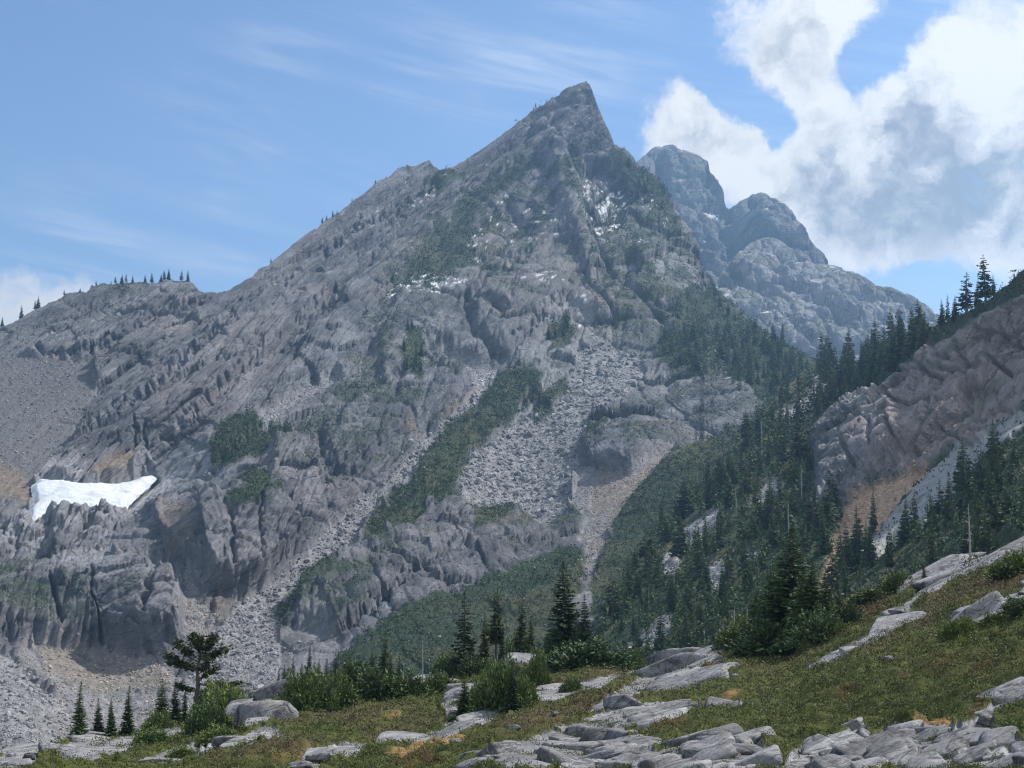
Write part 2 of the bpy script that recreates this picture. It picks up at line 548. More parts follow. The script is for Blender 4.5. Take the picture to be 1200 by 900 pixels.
MT_TOP = S('-400,470 -250,420 -120,405 -40,392 0,382 7,381 20,378 33,368 47,360 67,350 80,343 100,342 107,334 133,331 160,330 200,328 225,330 '
           '233,340 243,343 267,340 277,334 310,313 327,300 345,286 370,266 385,256 400,246 420,230 453,207 477,192 488,194 497,190 503,187 508,192 515,198 '
           '533,194 567,172 600,148 620,132 630,124 640,120 647,113 663,104 676,98 687,93 691,98 693,103 698,113 702,128 708,143 715,155 720,167 733,175 743,183 '
           '753,194 770,206 780,220 790,240 800,258 813,273 820,293 825,315 837,337 863,357 887,383 917,403 950,420 985,432 1020,450 1080,475')
MT_CTRL = [(0, 900, 420), (250, 900, 440), (450, 900, 430), (650, 900, 420), (850, 900, 430), (1050, 900, 440), (-350, 900, 400),
           (20, 830, 455), (250, 830, 490), (120, 750, 570), (20, 690, 620), (150, 680, 615), (200, 720, 575), (130, 640, 690), (20, 610, 720),
           (100, 590, 745), (180, 560, 790), (60, 480, 880), (-60, 520, 820), (0, 400, 1000), (-150, 420, 1000), (-350, 470, 980), (100, 360, 1050),
           (200, 330, 1100), (245, 345, 1080), (290, 650, 640), (290, 570, 720), (300, 490, 830), (200, 470, 880), (330, 310, 1170), (400, 400, 1010), (400, 250, 1270),
           (480, 300, 1200), (490, 195, 1370), (560, 180, 1420), (640, 120, 1480), (687, 95, 1500), (600, 300, 1260), (690, 220, 1400), (650, 350, 1130), (700, 165, 1450),
           (745, 190, 1470), (790, 245, 1420), (760, 330, 1200), (825, 320, 1270), (863, 360, 1180), (917, 405, 1060), (960, 425, 980), (1050, 465, 900),
           (700, 400, 1040), (620, 430, 985), (520, 420, 980), (560, 450, 930), (430, 590, 740), (330, 690, 620), (240, 770, 540), (620, 530, 850), (620, 590, 770),
           (500, 560, 770), (400, 470, 880), (440, 520, 800), (430, 690, 610), (560, 630, 690), (500, 740, 540), (680, 640, 650), (640, 720, 550), (690, 560, 780),
           (740, 510, 830), (800, 470, 900), (870, 430, 960), (760, 590, 700), (850, 560, 720), (700, 800, 450), (950, 600, 620), (450, 800, 480)]
L1 = Layer(np.arange(-330, 1075, 1.25), [(-400, 930), (1100, 930)], MT_TOP, np.linspace(0, 1, 590), MT_CTRL, jag=4.0, jseed=41)
U, V = L1.U, L1.V
pxq = np.stack([U, V, 0 * U], -1)
wob = fbm(pxq, 26, 4, 77) * 1.6
wob2 = fbm(pxq, 9, 3, 78) * 1.6

VEG = [(S('587,430 627,420 633,450 613,470 597,493 560,520 543,540 540,570 510,593 483,617 440,632 424,616 457,587 487,547 510,507 527,487 560,467'), 1.0),
       (S('617,480 647,450 667,433 663,453 647,473 630,487'), .8), (S('640,380 667,370 673,390 657,407 643,407'), .8),
       (S('553,600 587,583 613,603 587,617 557,627'), .9),
       (S('800,527 760,553 733,580 715,612 697,650 690,700 700,760 900,760 980,500 900,470 850,500'), .9),
       (S('400,757 433,732 483,700 533,687 583,670 633,647 677,640 693,640 687,667 672,700 653,727 690,800 500,830 370,800'), .85),
       (S('240,530 260,493 290,477 313,497 337,487 350,503 320,515 300,535 275,540 250,545'), 1.0), (S('283,560 303,545 318,575 305,597 285,590'), .8),
       (S('270,605 300,588 325,592 312,612 277,615'), .9), (S('340,500 380,470 400,480 370,520 330,530'), .5),
       (S('517,260 543,227 587,203 633,180 640,195 600,220 560,240 557,300 533,327 483,347 457,340 477,307 500,287'), .75),
       (S('497,220 513,200 530,197 543,207 517,223'), .9), (S('710,173 733,177 750,193 780,213 800,262 806,293 790,283 765,247 745,223 722,205'), .85),
       (S('643,180 655,203 678,230 693,265 683,263 663,223 647,200'), .5), (S('750,300 760,313 780,337 767,343 753,320'), .7),
       (S('790,350 833,330 867,363 900,390 960,425 1075,470 1000,520 900,480 880,450 850,425 830,440 800,440 785,400'), .9), (S('680,497 710,485 712,500 690,508'), .8),
       (S('767,387 800,378 800,450 775,430'), .8), (S('467,400 497,387 493,443 477,433'), .9), (S('400,443 433,440 457,450 440,473 405,490'), .55),
       (S('320,703 363,667 400,647 402,665 367,700 333,727'), .8), (S('440,400 465,375 470,420 445,440'), .5), (S('600,130 650,115 640,145 600,155'), .3),
       (S('700,265 735,250 745,290 715,310'), .5), (S('430,380 450,350 458,372 440,395'), .5), (S('700,220 730,215 750,250 735,262'), .4), (S('120,334 235,331 238,345 180,338 125,345'), .5)]
TAL = [(S('580,427 557,453 527,483 493,510 460,550 420,580 385,612 333,663 290,690 262,720 240,760 213,787 167,833 150,880 300,880 310,813 325,767 325,727 360,683 400,652 433,607 473,560 500,527 527,497 553,470 577,447'), 1.0),
       (S('680,403 713,397 747,407 753,433 727,460 693,480 677,513 673,547 667,600 640,613 613,600 600,587 560,590 543,570 540,537 567,517 600,490 647,473 667,440'), 1.0),
       (S('673,543 733,547 767,527 790,519 767,547 733,590 713,613 700,637 673,633 687,600 667,593'), .8), (S('693,607 717,620 693,670 677,683 662,672 680,657'), .9),
       (S('300,483 333,462 393,430 400,440 367,463 333,482'), 1.0), (S('0,410 20,408 67,410 110,420 110,450 87,487 83,513 50,540 33,560 -30,510 -330,520 -330,440 -120,425'), .9),
       (S('-330,500 0,523 20,540 40,563 33,600 0,605 -330,640'), .8), (S('-330,745 0,747 20,760 67,800 90,813 80,880 -330,900'), 1.0),
       (S('33,740 117,757 187,760 213,780 187,813 150,870 80,860 67,797 20,757'), .75), (S('520,403 557,420 587,428 573,450 547,430 523,417'), 1.0),
       (S('667,353 695,367 685,405 715,395 690,375'), .8), (S('215,640 235,690 262,712 235,745 205,735 215,690'), .6), (S('330,730 380,700 400,740 380,790 320,800'), .55), (S('833,408 880,415 870,443 833,433'), 1.0),
       (S('672,690 700,670 735,655 720,690 690,712'), .35), (S('100,880 1000,880 1000,940 100,940'), .4)]
SOI = [(S('100,553 140,530 167,530 150,556 125,562'), .9), (S('467,500 493,506 500,500 480,494'), .8), (S('505,480 540,463 560,447 545,462 515,487'), .7),
       (S('733,505 793,488 796,494 740,512'), .7), (S('700,545 735,550 790,525 770,545 730,575 700,600 690,580'), .6), (S('410,612 440,592 432,604 405,625'), .7),
       (S('180,590 230,600 230,650 200,640'), .45), (S('40,745 180,765 200,790 120,800 60,775'), .55), (S('-20,520 20,540 40,565 34,590 -20,560'), .8),
       (S('360,410 392,404 420,400 395,410'), .0), (S('245,690 262,683 270,700 255,712'), .5), (S('720,580 760,550 700,640 690,640'), .5)]
PALE = [(S('30,540 60,540 110,560 180,545 250,510 330,480 300,530 200,580 120,625 40,640 0,640'), .6), (S('640,350 700,350 730,390 680,400 640,470 600,490 620,440'), .45),
        (S('60,650 150,650 200,680 200,720 130,700 60,690'), .4), (S('640,170 690,190 690,260 650,240'), .35), (S('750,310 800,290 830,330 790,350 760,340'), .35)]
PINK = [(S('180,440 260,410 330,360 320,440 240,500 180,520'), .35), (S('560,260 700,270 750,330 700,400 600,390 540,340'), .45), (S('690,380 720,375 715,400 695,398'), .9), (S('680,190 700,205 695,225 678,215'), .6)]
SNW = [(S('683,197 720,203 740,230 738,262 700,272 680,235'), .95), (S('453,347 463,318 490,320 520,330 555,322 555,345 500,352'), .7), (S('570,262 600,250 665,240 668,272 600,285'), .55),
       (S('540,285 580,235 605,228 590,260 565,300'), .6), (S('560,205 640,140 660,150 600,200'), .45), (S('480,225 520,205 512,230 470,245'), .5), (S('600,330 660,320 660,340 610,345'), .5),
       (S('720,270 760,280 770,305 735,290'), .5), (S('520,400 600,430 560,450'), .35), (S('670,345 700,360 690,400 675,390'), .4), (S('640,110 690,100 700,150 640,140'), .3), (S('740,200 790,250 780,270 740,225'), .4), (S('410,245 490,205 500,215 420,265'), .35)]
RELIEF = [(S('0,690 30,680 100,658 150,655 190,680 215,720 205,750 160,757 80,750 0,735 -200,730 -200,690'), 15, 5), (S('240,610 300,563 330,590 352,635 312,678 270,688 243,680'), 14, 5),
          (S('377,505 420,465 460,452 505,450 520,460 480,495 440,525 405,555 385,540'), 9, 7), (S('350,690 420,640 545,598 640,618 560,668 470,700 402,725 350,720'), 8, 8), (S('402,728 470,702 560,668 548,632 480,660'), -5, 6),
          (S('680,512 720,490 790,492 800,510 740,545 690,540'), 5, 7), (S('320,520 370,500 380,560 340,600 318,570'), 8, 6), (S('470,345 545,345 600,400 560,420 500,395 450,450 440,400'), 10, 8),
          (S('170,590 235,560 270,610 240,660 200,640'), 9, 6), (S('60,610 130,605 190,600 200,640 140,660 60,650'), 8, 6), (S('545,340 600,300 660,300 660,350 610,420 585,420'), 10, 10), (S('100,570 165,528 180,545 140,566'), 6, 4),
          (S('640,170 660,165 690,260 705,310 690,330 655,240'), 12, 6), (S('690,185 715,190 735,215 735,260 700,270 680,230'), -12, 6), (S('745,300 800,280 830,330 800,370 760,340'), 10, 7), (S('670,350 750,320 800,380 760,390 700,370'), 8, 8)]
CRACK = [(S('380,292 420,262 467,238 512,212'), 4, 9), (S('45,405 90,410 130,395 180,370 240,350'), 3, 6), (S('180,440 230,415 300,350 345,320'), 3, 6), (S('170,530 220,490 270,440 330,395 400,350'), 4, 8),
         (S('100,500 160,470 215,430'), 3, 5), (S('402,728 470,680 548,630'), 3, 8), (S('585,420 560,400 545,360 570,330'), 4, 8), (S('605,415 640,370 680,330'), 3, 6), (S('515,290 600,300 610,310 650,300'), 3, 5),
         (S('620,290 608,310 590,320'), 3, 5), (S('60,700 68,740'), 2.5, 6), (S('118,690 120,752'), 2.5, 7), (S('185,690 178,745'), 2.5, 6), (S('275,620 272,680'), 2, 4), (S('305,600 300,670'), 2, 4),
         (S('690,270 730,330 790,390'), 3, 7), (S('660,240 690,330 720,370'), 3, 6), (S('230,560 300,500 330,480'), 3, 5), (S('200,520 260,460 330,400 400,330 470,270'), 4, 7), (S('300,420 370,350 430,310'), 3, 6), (S('170,500 168,530'), 2, 5), (S('160,495 158,528'), 2, 5)]

SNOW_POLY = S('37,570 47,562 67,562 85,565 100,566 118,565 130,567 145,565 157,563 168,559 177,557 182,560 172,570 163,577 153,588 143,597 130,600 120,601 112,603 104,600 92,602 80,600 70,604 62,605 50,611 43,615 33,613 33,600 40,590')


def gather(lst, soft, amp):
    m = np.zeros(U.shape, np.float32)
    for poly, a in lst:
        m = np.maximum(m, a * pmask(U, V, poly, soft, wob + 0.5 * wob2, amp))
    return m


veg, tal, soi = gather(VEG, 6, 12), gather(TAL, 3, 4), gather(SOI, 5, 6)
pale, pink, snz = gather(PALE, 12, 10), gather(PINK, 14, 12), gather(SNW, 6, 8)
P = L1.P.astype(np.float32)
wS = pmask(U, V, S('-340,380 0,370 200,320 500,180 640,110 660,160 600,230 520,280 470,340 400,400 330,460 260,500 190,580 100,640 -340,640'), 30, wob, 8)
wV = np.maximum(pmask(U, V, S('-340,600 200,590 260,560 330,520 400,440 520,400 560,440 420,560 300,720 180,770 -340,760'), 12, wob, 6),
                pmask(U, V, S('340,720 420,640 560,590 720,600 640,690 420,740'), 10, wob, 5))
wB = np.clip(1 - 0.8 * wS - 0.7 * wV, 0.15, 1)
hard = 1 - 0.92 * np.clip(tal + soi + 0.75 * veg, 0, 1)
d = np.zeros(U.shape, np.float32)
e_all = np.full(U.shape, 9.0, np.float32)
for E, w, size, amp, sd, wp in ((STRATA, wS, (500, 40, 160), 6.0, 100, .25), (STRATA, wS, (300, 14, 80), 4.6, 101, .3), (STRATA, wS, (110, 5.5, 34), 2.9, 102, .3), (STRATA, wS, (40, 2.3, 12), 1.4, 103, .3),
                                (CUBE, wB, (90, 60, 80), 6.0, 111, .4), (STRATA, wB, (90, 22, 50), 3.2, 112, .4), (STRATA, wB, (36, 8, 20), 1.6, 113, .4), (CUBE, wB, (9, 7, 8), .6, 114, .4),
                                (CUBE, wV, (46, 40, 44), 2.6, 121, .5), (STRATA, wV, (90, 12, 40), 2.2, 122, .4), (STRATA, wV, (26, 3.4, 12), 1.0, 124, .4), (VERT, wV, (8, 18, 9), .6, 123, .4)):
    b, e = blocks(P, E, size, sd, wp, .6)
    d += w * amp * (b - 0.75 * np.exp(-(e / (0.08 * min(size))) ** 2))
d += wV * 2.0 * (fbm(P, 30, 3, 131))
d += wB * 9 * fbm(P, 110, 3, 132)
d += 0.5 * fbm(P, 9, 3, 133, 0.6)
vd = -L1.P / np.linalg.norm(L1.P, axis=-1, keepdims=True)
facing = np.clip((L1.N * vd).sum(-1), 0, 1)
graze = np.clip(facing * 2.6, .25, 1).astype(np.float32)
d *= hard * graze
fade = 1 - np.clip(tal + soi, 0, 1) * 0.6
for poly, h, soft in RELIEF:
    d += h * pmask(U, V, poly, soft, wob2, 4) * graze
for ln, w, h in CRACK:
    d -= h * lmask(U + 5 * wob2, V + 5 * wob2, ln, w) * fade
d -= 5.0 * tal
dark = gather([TAL[5], TAL[6]], 3, 4)
d += 0.6 * tal * fbm(P, 3.0, 2, 141) * 1.5
sm_ = pmask(U, V + 4, SNOW_POLY, 6)
d = d * (1 - sm_) - 8.0 * sm_
d *= 0.22 + 0.78 * L1.rel
L1.P = (P + (L1.N * 0.8 + np.array([0, -0.12, 0.16])) * d[..., None]).astype(np.float32)
du, dv = np.gradient(L1.P, axis=1), np.gradient(L1.P, axis=0)
nn = np.cross(du, dv)
nn /= np.linalg.norm(nn, axis=-1, keepdims=True) + 1e-9
nn[(nn * L1.P).sum(-1) > 0] *= -1
up = nn[..., 2]
steep = sst(0.25, -0.05, up)
fine = fbm(L1.P, 5, 4, 151, 0.6)
Q = np.stack([L1.P @ E1 / 3.5, L1.P @ EN, L1.P @ E3 / 2.0], -1)
streak = fbm(Q, 3.2, 4, 155, 0.6)
snow = .85 * snz ** .5 * sst(0.26, 0.42, streak * 0.9 + fine * .35 + (up - 0.42) * 0.5 + (snz - 0.6) * 0.35)
veg2 = np.clip(veg * 1.25 - 0.6 * steep, 0, 1) * sst(-0.45, 0.0, fine + (veg - 0.55) * 1.2)
# ledge grass and heather on flatter ledges of the lower crags
ledge = (1 - tal) * sst(0.50, 0.78, up) * sst(-0.12, 0.25, fbm(P, 40, 3, 161) + .35 * fbm(P, 9, 3, 162)) * np.clip(.9 * wV + 0.75 * wB + .12 * wS, 0, 1) * 0.75
ledge *= 1 - .85 * pmask(U, V, S('-330,560 0,560 60,540 130,520 190,560 180,640 60,650 -330,650'), 12, wob, 6)
ledge = np.maximum(ledge, (1 - tal) * .85 * sst(-.02, .2, fbm(P, 20, 4, 163) + .1 + .25 * (up - .45)) * pmask(U, V, S('440,340 500,250 640,160 700,150 780,215 830,320 800,400 700,380 660,250 600,330'), 16, wob, 8))
veg2 = np.maximum(veg2, ledge * (1 - snow))
ma = C4(veg2, np.clip(tal, 0, 1), soi * (0.5 + 0.5 * sst(-.3, .2, fine)), snow)
mb = C4(pale, pink, dark, 1 + 0 * U)
L1.veg = veg2
L1.back([6, 18, 40, 80, 150, 260, 420], 0.9, 7)

rock_mt = terrain_mat('mountain_rock', STRATA, 9.0, [(.068, .072, .084), (.174, .178, .192), (.35, .358, .375), (.215, .19, .182)],
                      [(.016, .030, .018), (.036, .052, .028), (.055, .060, .032)], (.25, .25, .256), (.22, .17, .12))


def sub(Vv, Fc, A):
    ids, inv = np.unique(Fc.ravel(), return_inverse=True)
    return Vv[ids], inv.reshape(Fc.shape), {k: a[ids] for k, a in A.items()}


link('mountain', mesh('mountain', L1.full.reshape(-1, 3), L1.faces(), rock_mt, attrs={'ma': L1.pad(ma), 'mb': L1.pad(mb)}), label='jagged grey rock peak with a long left ridge and talus gullies', kind='structure')
# the snow bed: a sheet a few metres thick lying in the hollow
gu, gv = np.meshgrid(np.arange(26, 190, .8), np.arange(550, 622, .8))
sd_ = psdf(gu, gv, SNOW_POLY) + 1.6 * fbm(np.stack([gu, gv, 0 * gu], -1), 9, 3, 5)
SP = pt(gu, gv, rbf(MT_CTRL, gu, gv) + 7.0)
SP[..., 2] += 1.8 * np.clip(-sd_ / 6.0, -1, 1) + 1.0 * np.clip(-sd_ / 14.0, 0, 1) + .9 * fbm(SP, 16, 3, 9)
gi = np.arange(gu.size).reshape(gu.shape)
sf = np.stack([gi[:-1, :-1], gi[:-1, 1:], gi[1:, 1:], gi[1:, :-1]], -1).reshape(-1, 4)
sf = sf[(sd_[:-1, :-1] < 1.5).ravel()]
v_, f_, _ = sub(SP.reshape(-1, 3), sf, {})
sn_m, nt = new_mat('old_snow')
gp = nd(nt, 'ShaderNodeTexCoord').outputs['Object']
sc_ = mixc(nt, mrange(nt, noise(nt, gp, 0.10, 9, 0.74), 0.46, 0.74), (.50, .53, .57), (.30, .315, .33))
finish(nt, sc_, 0.7, nd(nt, 'ShaderNodeBump', {'Strength': .6, 'Distance': 1.2, 'Height': noise(nt, gp, 0.3, 6)}).outputs[0])
link('snow_patch', mesh('snow_patch', v_, f_, sn_m), label='white snow patch lying in the rocky hollow below the left ridge', cat='snow patch')

# ------------------------------------------------------------------ far peaks
far_m = terrain_mat('far_rock', VERT, 24.0, [(.085, .087, .095), (.17, .172, .182), (.33, .335, .35), (.19, .18, .178)],
                    [(.022, .034, .02), (.04, .055, .028), (.06, .06, .03)], (.38, .37, .37), (.24, .2, .15), stretch=(1.0, .3, .6))
FAR = [('far_peak', 'domed far rock towers rising behind the main peak, under the cloud', np.arange(690, 1130, 1.4),
        S('640,330 700,250 735,200 748,187 755,180 767,172 780,168 787,168 800,173 813,177 830,188 833,198 843,210 850,223 855,236 860,238 870,233 883,227 892,225 900,226 913,232 920,240 927,248 943,267 950,283 967,297 972,308 985,330 1030,370 1130,420'),
        [(700, 470, 2100), (900, 470, 2150), (1100, 470, 2150), (690, 260, 2500), (787, 168, 2800), (850, 225, 2700), (900, 226, 2800), (970, 300, 2600), (1050, 390, 2400), (850, 330, 2400), (790, 280, 2480)], 201),
       ('far_ridge', 'nearer pale rock ridge in front of the domed far towers', np.arange(800, 1260, 1.4),
        S('780,420 820,370 845,320 857,307 867,293 880,283 890,277 897,276 910,278 933,293 957,307 977,310 1000,317 1027,335 1050,340 1073,350 1083,358 1097,366 1140,385 1260,430'),
        [(800, 480, 1750), (1000, 480, 1750), (1250, 480, 1750), (857, 307, 2150), (897, 276, 2250), (957, 307, 2200), (1027, 335, 2150), (1083, 358, 2100), (1200, 410, 2000), (900, 370, 1980), (1000, 410, 1900)], 211)]
for nm, lab, us, top, ctrl, sd in FAR:
    L = Layer(us, [(500, 480), (1400, 480)], top, np.linspace(0, 1, 215), ctrl, jag=2.5, jseed=sd)
    P = L.P.astype(np.float32)
    d = np.zeros(L.U.shape, np.float32)
    for E, size, amp in ((VERT, (110, 240, 110), 20), (VERT, (45, 130, 45), 6), (VERT, (18, 60, 18), 2.2), (STRATA, (60, 12, 40), 3.0)):
        b, e = blocks(P, E, size, sd, 0.5)
        d += amp * (b - 0.8 * np.exp(-(e / (0.09 * min(size))) ** 2))
    d += 24 * fbm(P, 200, 3, sd, 0.5)
    if nm == 'far_peak':
        for ln, w, h in ((S('857,232 863,262 868,300 866,340'), 8, 80), (S('832,196 842,225 848,262 852,300'), 5, 35), (S('775,180 782,230 800,290'), 6, 30), (S('905,235 925,270 945,300'), 6, 25)):
            d -= h * lmask(L.U, L.V, ln, w)
        d += 40 * pmask(L.U, L.V, S('868,262 900,256 930,272 960,310 940,330 880,310'), 16)
    d *= 0.15 + 0.85 * L.rel
    L.P = P + L.N * d[..., None]
    gv, gu = np.gradient(L.P, axis=0), np.gradient(L.P, axis=1)
    n2 = np.cross(gu, gv)
    n2 /= np.linalg.norm(n2, axis=-1, keepdims=True)
    n2[(n2 * L.P).sum(-1) > 0] *= -1
    f1 = fbm(P, 60, 4, sd + 3, 0.6)
    veg = sst(-.1, .35, f1 + (n2[..., 2] - .5) * .7 + 0.25 * np.clip(1 - (L.V - L.vt) / 25, 0, 1))
    snow = 0.5 * sst(.22, .5, fbm(P, 30, 4, sd + 4, .6) + (n2[..., 2] - .45) * .6 - .12)
    L.back([10, 30, 70, 150, 300, 500, 700], 1.0, sd)
    z = 0 * L.U
    link(nm, mesh(nm, L.full.reshape(-1, 3), L.faces(), far_m, attrs={'ma': L.pad(C4(veg * .75, z, z, snow)), 'mb': L.pad(C4(z + (.6 if nm == 'far_ridge' else 0), z, z, z + 1))}), label=lab, kind='structure')

# ------------------------------------------------------------------ forested slope on the right
RS_TOP = S('640,840 670,815 690,760 705,715 720,690 740,662 765,630 790,606 820,570 850,535 880,500 905,470 930,445 955,425 980,428 1013,432 1050,404 1087,383 1105,379 1133,365 1160,350 1183,332 1200,314 1250,282 1300,250 1400,180 1500,120')
RS_CTRL = [(640, 880, 350), (800, 900, 260), (1000, 900, 190), (1200, 900, 150), (1450, 900, 120), (690, 770, 400), (720, 690, 490), (790, 610, 570), (850, 540, 640), (905, 470, 740), (955, 427, 800),
           (1013, 432, 640), (1060, 400, 520), (1105, 380, 450), (1160, 350, 400), (1200, 315, 375), (1300, 250, 360), (1480, 140, 360), (960, 520, 520), (1020, 560, 410), (1090, 540, 375), (1200, 470, 345), (1130, 440, 395), (1200, 400, 365),
           (1080, 460, 430), (1010, 500, 480), (1000, 640, 345), (1050, 590, 360), (1100, 560, 350), (1130, 580, 325), (1200, 520, 305), (1090, 640, 290), (1160, 640, 240), (1200, 600, 235), (880, 600, 470), (800, 700, 400), (880, 720, 330),
           (950, 680, 330), (760, 760, 360), (1300, 500, 280), (1450, 500, 250), (1450, 350, 330), (1300, 620, 200)]
L2 = Layer(np.arange(640, 1470, 1.5), [(600, 895), (1500, 895)], RS_TOP, np.linspace(0, 1, 400), RS_CTRL, jag=4.0, jseed=61)
U, V = L2.U, L2.V
pxq = np.stack([U, V, 0 * U], -1)
wob, wob2 = fbm(pxq, 26, 4, 87) * 1.6, fbm(pxq, 9, 3, 88) * 1.6
CLIFF = S('953,520 987,490 1030,457 1067,425 1087,410 1117,395 1150,372 1200,350 1300,300 1480,220 1480,380 1300,400 1200,473 1133,523 1090,543 1017,563 987,587 957,593')
TANT = S('1000,577 1033,560 1087,543 1090,550 1053,587 1030,613 987,660 970,690 960,690 975,627 990,590')
SLAB = S('1480,400 1200,477 1133,523 1090,550 1060,583 1027,620 1000,660 1033,650 1093,610 1120,575 1153,535 1200,505 1480,440')
ROCKS = [S('913,483 963,457 960,475 920,497'), S('880,587 900,563 925,560 905,590'), S('800,617 850,593 840,620 800,645'), S('867,647 895,640 890,660 868,663'), S('733,755 790,713 784,740 750,770 720,785'), S('830,660 852,655 848,690 826,700'),
         S('955,440 985,450 965,475 945,470'), S('780,650 800,640 790,672 775,680'), S('1040,690 1075,680 1060,700')]
CLCR = [(S('1010,475 1040,465 1060,480 1090,470'), 2, 4), (S('1075,425 1090,440 1110,450 1100,470'), 2, 4), (S('1120,400 1135,430 1130,460'), 2, 4), (S('1140,470 1170,440 1200,400'), 2, 4), (S('1000,500 1030,510 1035,540'), 2, 3),
        (S('1050,500 1060,530 1050,550'), 2, 3), (S('1090,400 1100,420 1120,425'), 2, 3), (S('965,530 1000,530 1010,560'), 2, 3), (S('1150,385 1160,420 1185,440'), 2, 4), (S('1100,500 1130,520 1160,480 1190,460'), 2, 3), (S('1180,350 1190,390'), 2, 4)]
cl = pmask(U, V, CLIFF, 4, wob, 6)
ta = pmask(U, V, TANT, 3, wob2, 4)
sl_ = pmask(U, V, SLAB, 3, wob2, 4)
ro = gather([(p, 1) for p in ROCKS], 4, 5)
P = L2.P.astype(np.float32)
hard = np.clip(cl + 0.8 * sl_ + ro, 0.0, 1)
d = np.zeros(U.shape, np.float32)
CL = np.array([unit([.55, .35, .75]), unit([-.75, -.1, .6]), unit([.3, -.93, .2])])
for size, amp, sd in (((34, 9, 40), 2.0, 301), ((13, 3.6, 16), 1.1, 302), ((5, 1.3, 6), .45, 303)):
    b, e = blocks(P, CL, size, sd, 0.5)
    d += amp * (b - 0.9 * np.exp(-(e / (0.09 * min(size))) ** 2))
d *= np.clip(cl + 0.15 * sl_ + 0.6 * ro, 0, 1)
d += sl_ * 1.2 * (blocks(P, np.array([unit([.6, .45, .66]), unit([-.7, .1, .7]), unit([.2, -.9, .3])]), (30, 2.5, 12), 310, .4)[0])
d += cl * (2 + 1.8 * fbm(P, 36, 2, 311)) - 2 * ta
for ln, w, h in CLCR:
    d -= h * lmask(U + 4 * wob2, V + 4 * wob2, ln, w) * cl
d += (1 - hard) * 2.5 * fbm(P, 12, 4, 312, 0.55)
d -= 7 * lmask(U + 4 * wob2, V + 4 * wob2, S('1063,535 1090,520 1110,500 1125,480 1140,455'), 7) + 3 * lmask(U + 4 * wob2, V + 4 * wob2, S('1035,430 1065,440 1090,430 1120,440 1150,430'), 3)
d += 5 * pmask(U, V, S('960,500 1020,470 1060,460 1070,540 1010,560 965,590'), 8, wob2, 4)
d *= 0.25 + 0.75 * L2.rel
L2.P = P + (L2.N * 0.8 + np.array([0, -.1, .15])) * d[..., None].astype(np.float32)
f1 = fbm(P, 6, 4, 321, .6)
veg = np.clip(1 - hard - ta, 0, 1)
ledge = cl * sst(.25, .5, fbm(P, 16, 4, 322) + .1) * .5
ma = C4(np.maximum(veg, ledge * (1 - ta)), ro * .9, ta, 0 * U)
mb = C4(sl_ * 1.0, cl * sst(980, 1080, U) * .9, 0 * U, 1 + 0 * U)
L2.veg = veg
L2.back([4, 12, 26, 50, 90, 150, 240], 0.75, 17)
rs_m = terrain_mat('slope_rock', CL, 3.2, [(.13, .13, .138), (.25, .248, .25), (.44, .44, .43), (.38, .32, .28)],
                   [(.026, .042, .020), (.050, .068, .030), (.085, .080, .040)], (.42, .40, .39), (.56, .37, .24))
link('hillside', mesh('hillside', L2.full.reshape(-1, 3), L2.faces(), rs_m, attrs={'ma': L2.pad(ma), 'mb': L2.pad(mb)}),
     label='steep forested slope with a pinkish cliff and a tan rubble fan', kind='structure')

# ------------------------------------------------------------------ heather meadow in front
MD_TOP = S('-300,905 -100,892 0,884 60,876 110,867 180,860 210,849 270,833 300,819 345,815 430,806 500,800 560,793 610,776 650,780 700,786 740,785 790,775 830,760 850,754 890,740 960,716 1000,702 1050,690 1085,673 1130,660 1160,654 1200,640 1300,608 1480,560')
MD_CTRL = [(0, 900, 45), (0, 885, 75), (100, 868, 85), (200, 852, 95), (300, 820, 105), (300, 900, 42), (430, 808, 108), (540, 797, 110), (610, 778, 114), (670, 785, 100), (740, 787, 100), (850, 756, 95), (600, 900, 33), (560, 850, 62),
           (400, 860, 68), (300, 860, 70), (700, 840, 60), (720, 805, 76), (860, 790, 72), (950, 722, 98), (1000, 703, 98), (1085, 675, 92), (1200, 642, 82), (1480, 562, 72), (1000, 865, 33), (1000, 895, 27), (1200, 895, 22), (1200, 820, 31), (1200, 720, 50), (1100, 760, 50),
           (1000, 800, 48), (800, 895, 30), (820, 850, 44), (900, 850, 40), (600, 1100, 13), (600, 1340, 6.5), (0, 1100, 15), (0, 1340, 7), (1200, 1100, 11), (1200, 1340, 6), (-280, 910, 60), (-280, 1100, 17), (1480, 900, 19), (1480, 1340, 6), (1480, 700, 40), (910, 765, 86)]
ts = np.concatenate([np.linspace(0, .66, 70), np.linspace(.662, 1, 330)])
L3 = Layer(np.arange(-280, 1480, 1.4), [(-300, 1345), (1500, 1345)], MD_TOP, ts, MD_CTRL, jag=1.5, jseed=71)
# rows follow the picture's slope: most of them between the near edge of the view and the crest
near = 915.0
tn = (L3.vb - near) / (L3.vb - np.minimum(L3.vt, near - 4))
T = np.where(np.arange(400)[:, None] < 70, np.linspace(0, 1, 70).repeat(330 // 1 if False else 1)[np.minimum(np.arange(400), 69)][:, None] * tn, tn + (1 - tn) * np.linspace(0, 1, 331)[np.clip(np.arange(400) - 69, 0, 330)][:, None])
L3.T = T
L3.V = (L3.vb + (L3.vt - L3.vb) * T).astype(np.float32)
L3.r = rbf(MD_CTRL, L3.U, L3.V)
L3.P = pt(L3.U, L3.V, L3.r)
L3.rel = np.clip((L3.V - L3.vt) / 8.0, 0, 1)


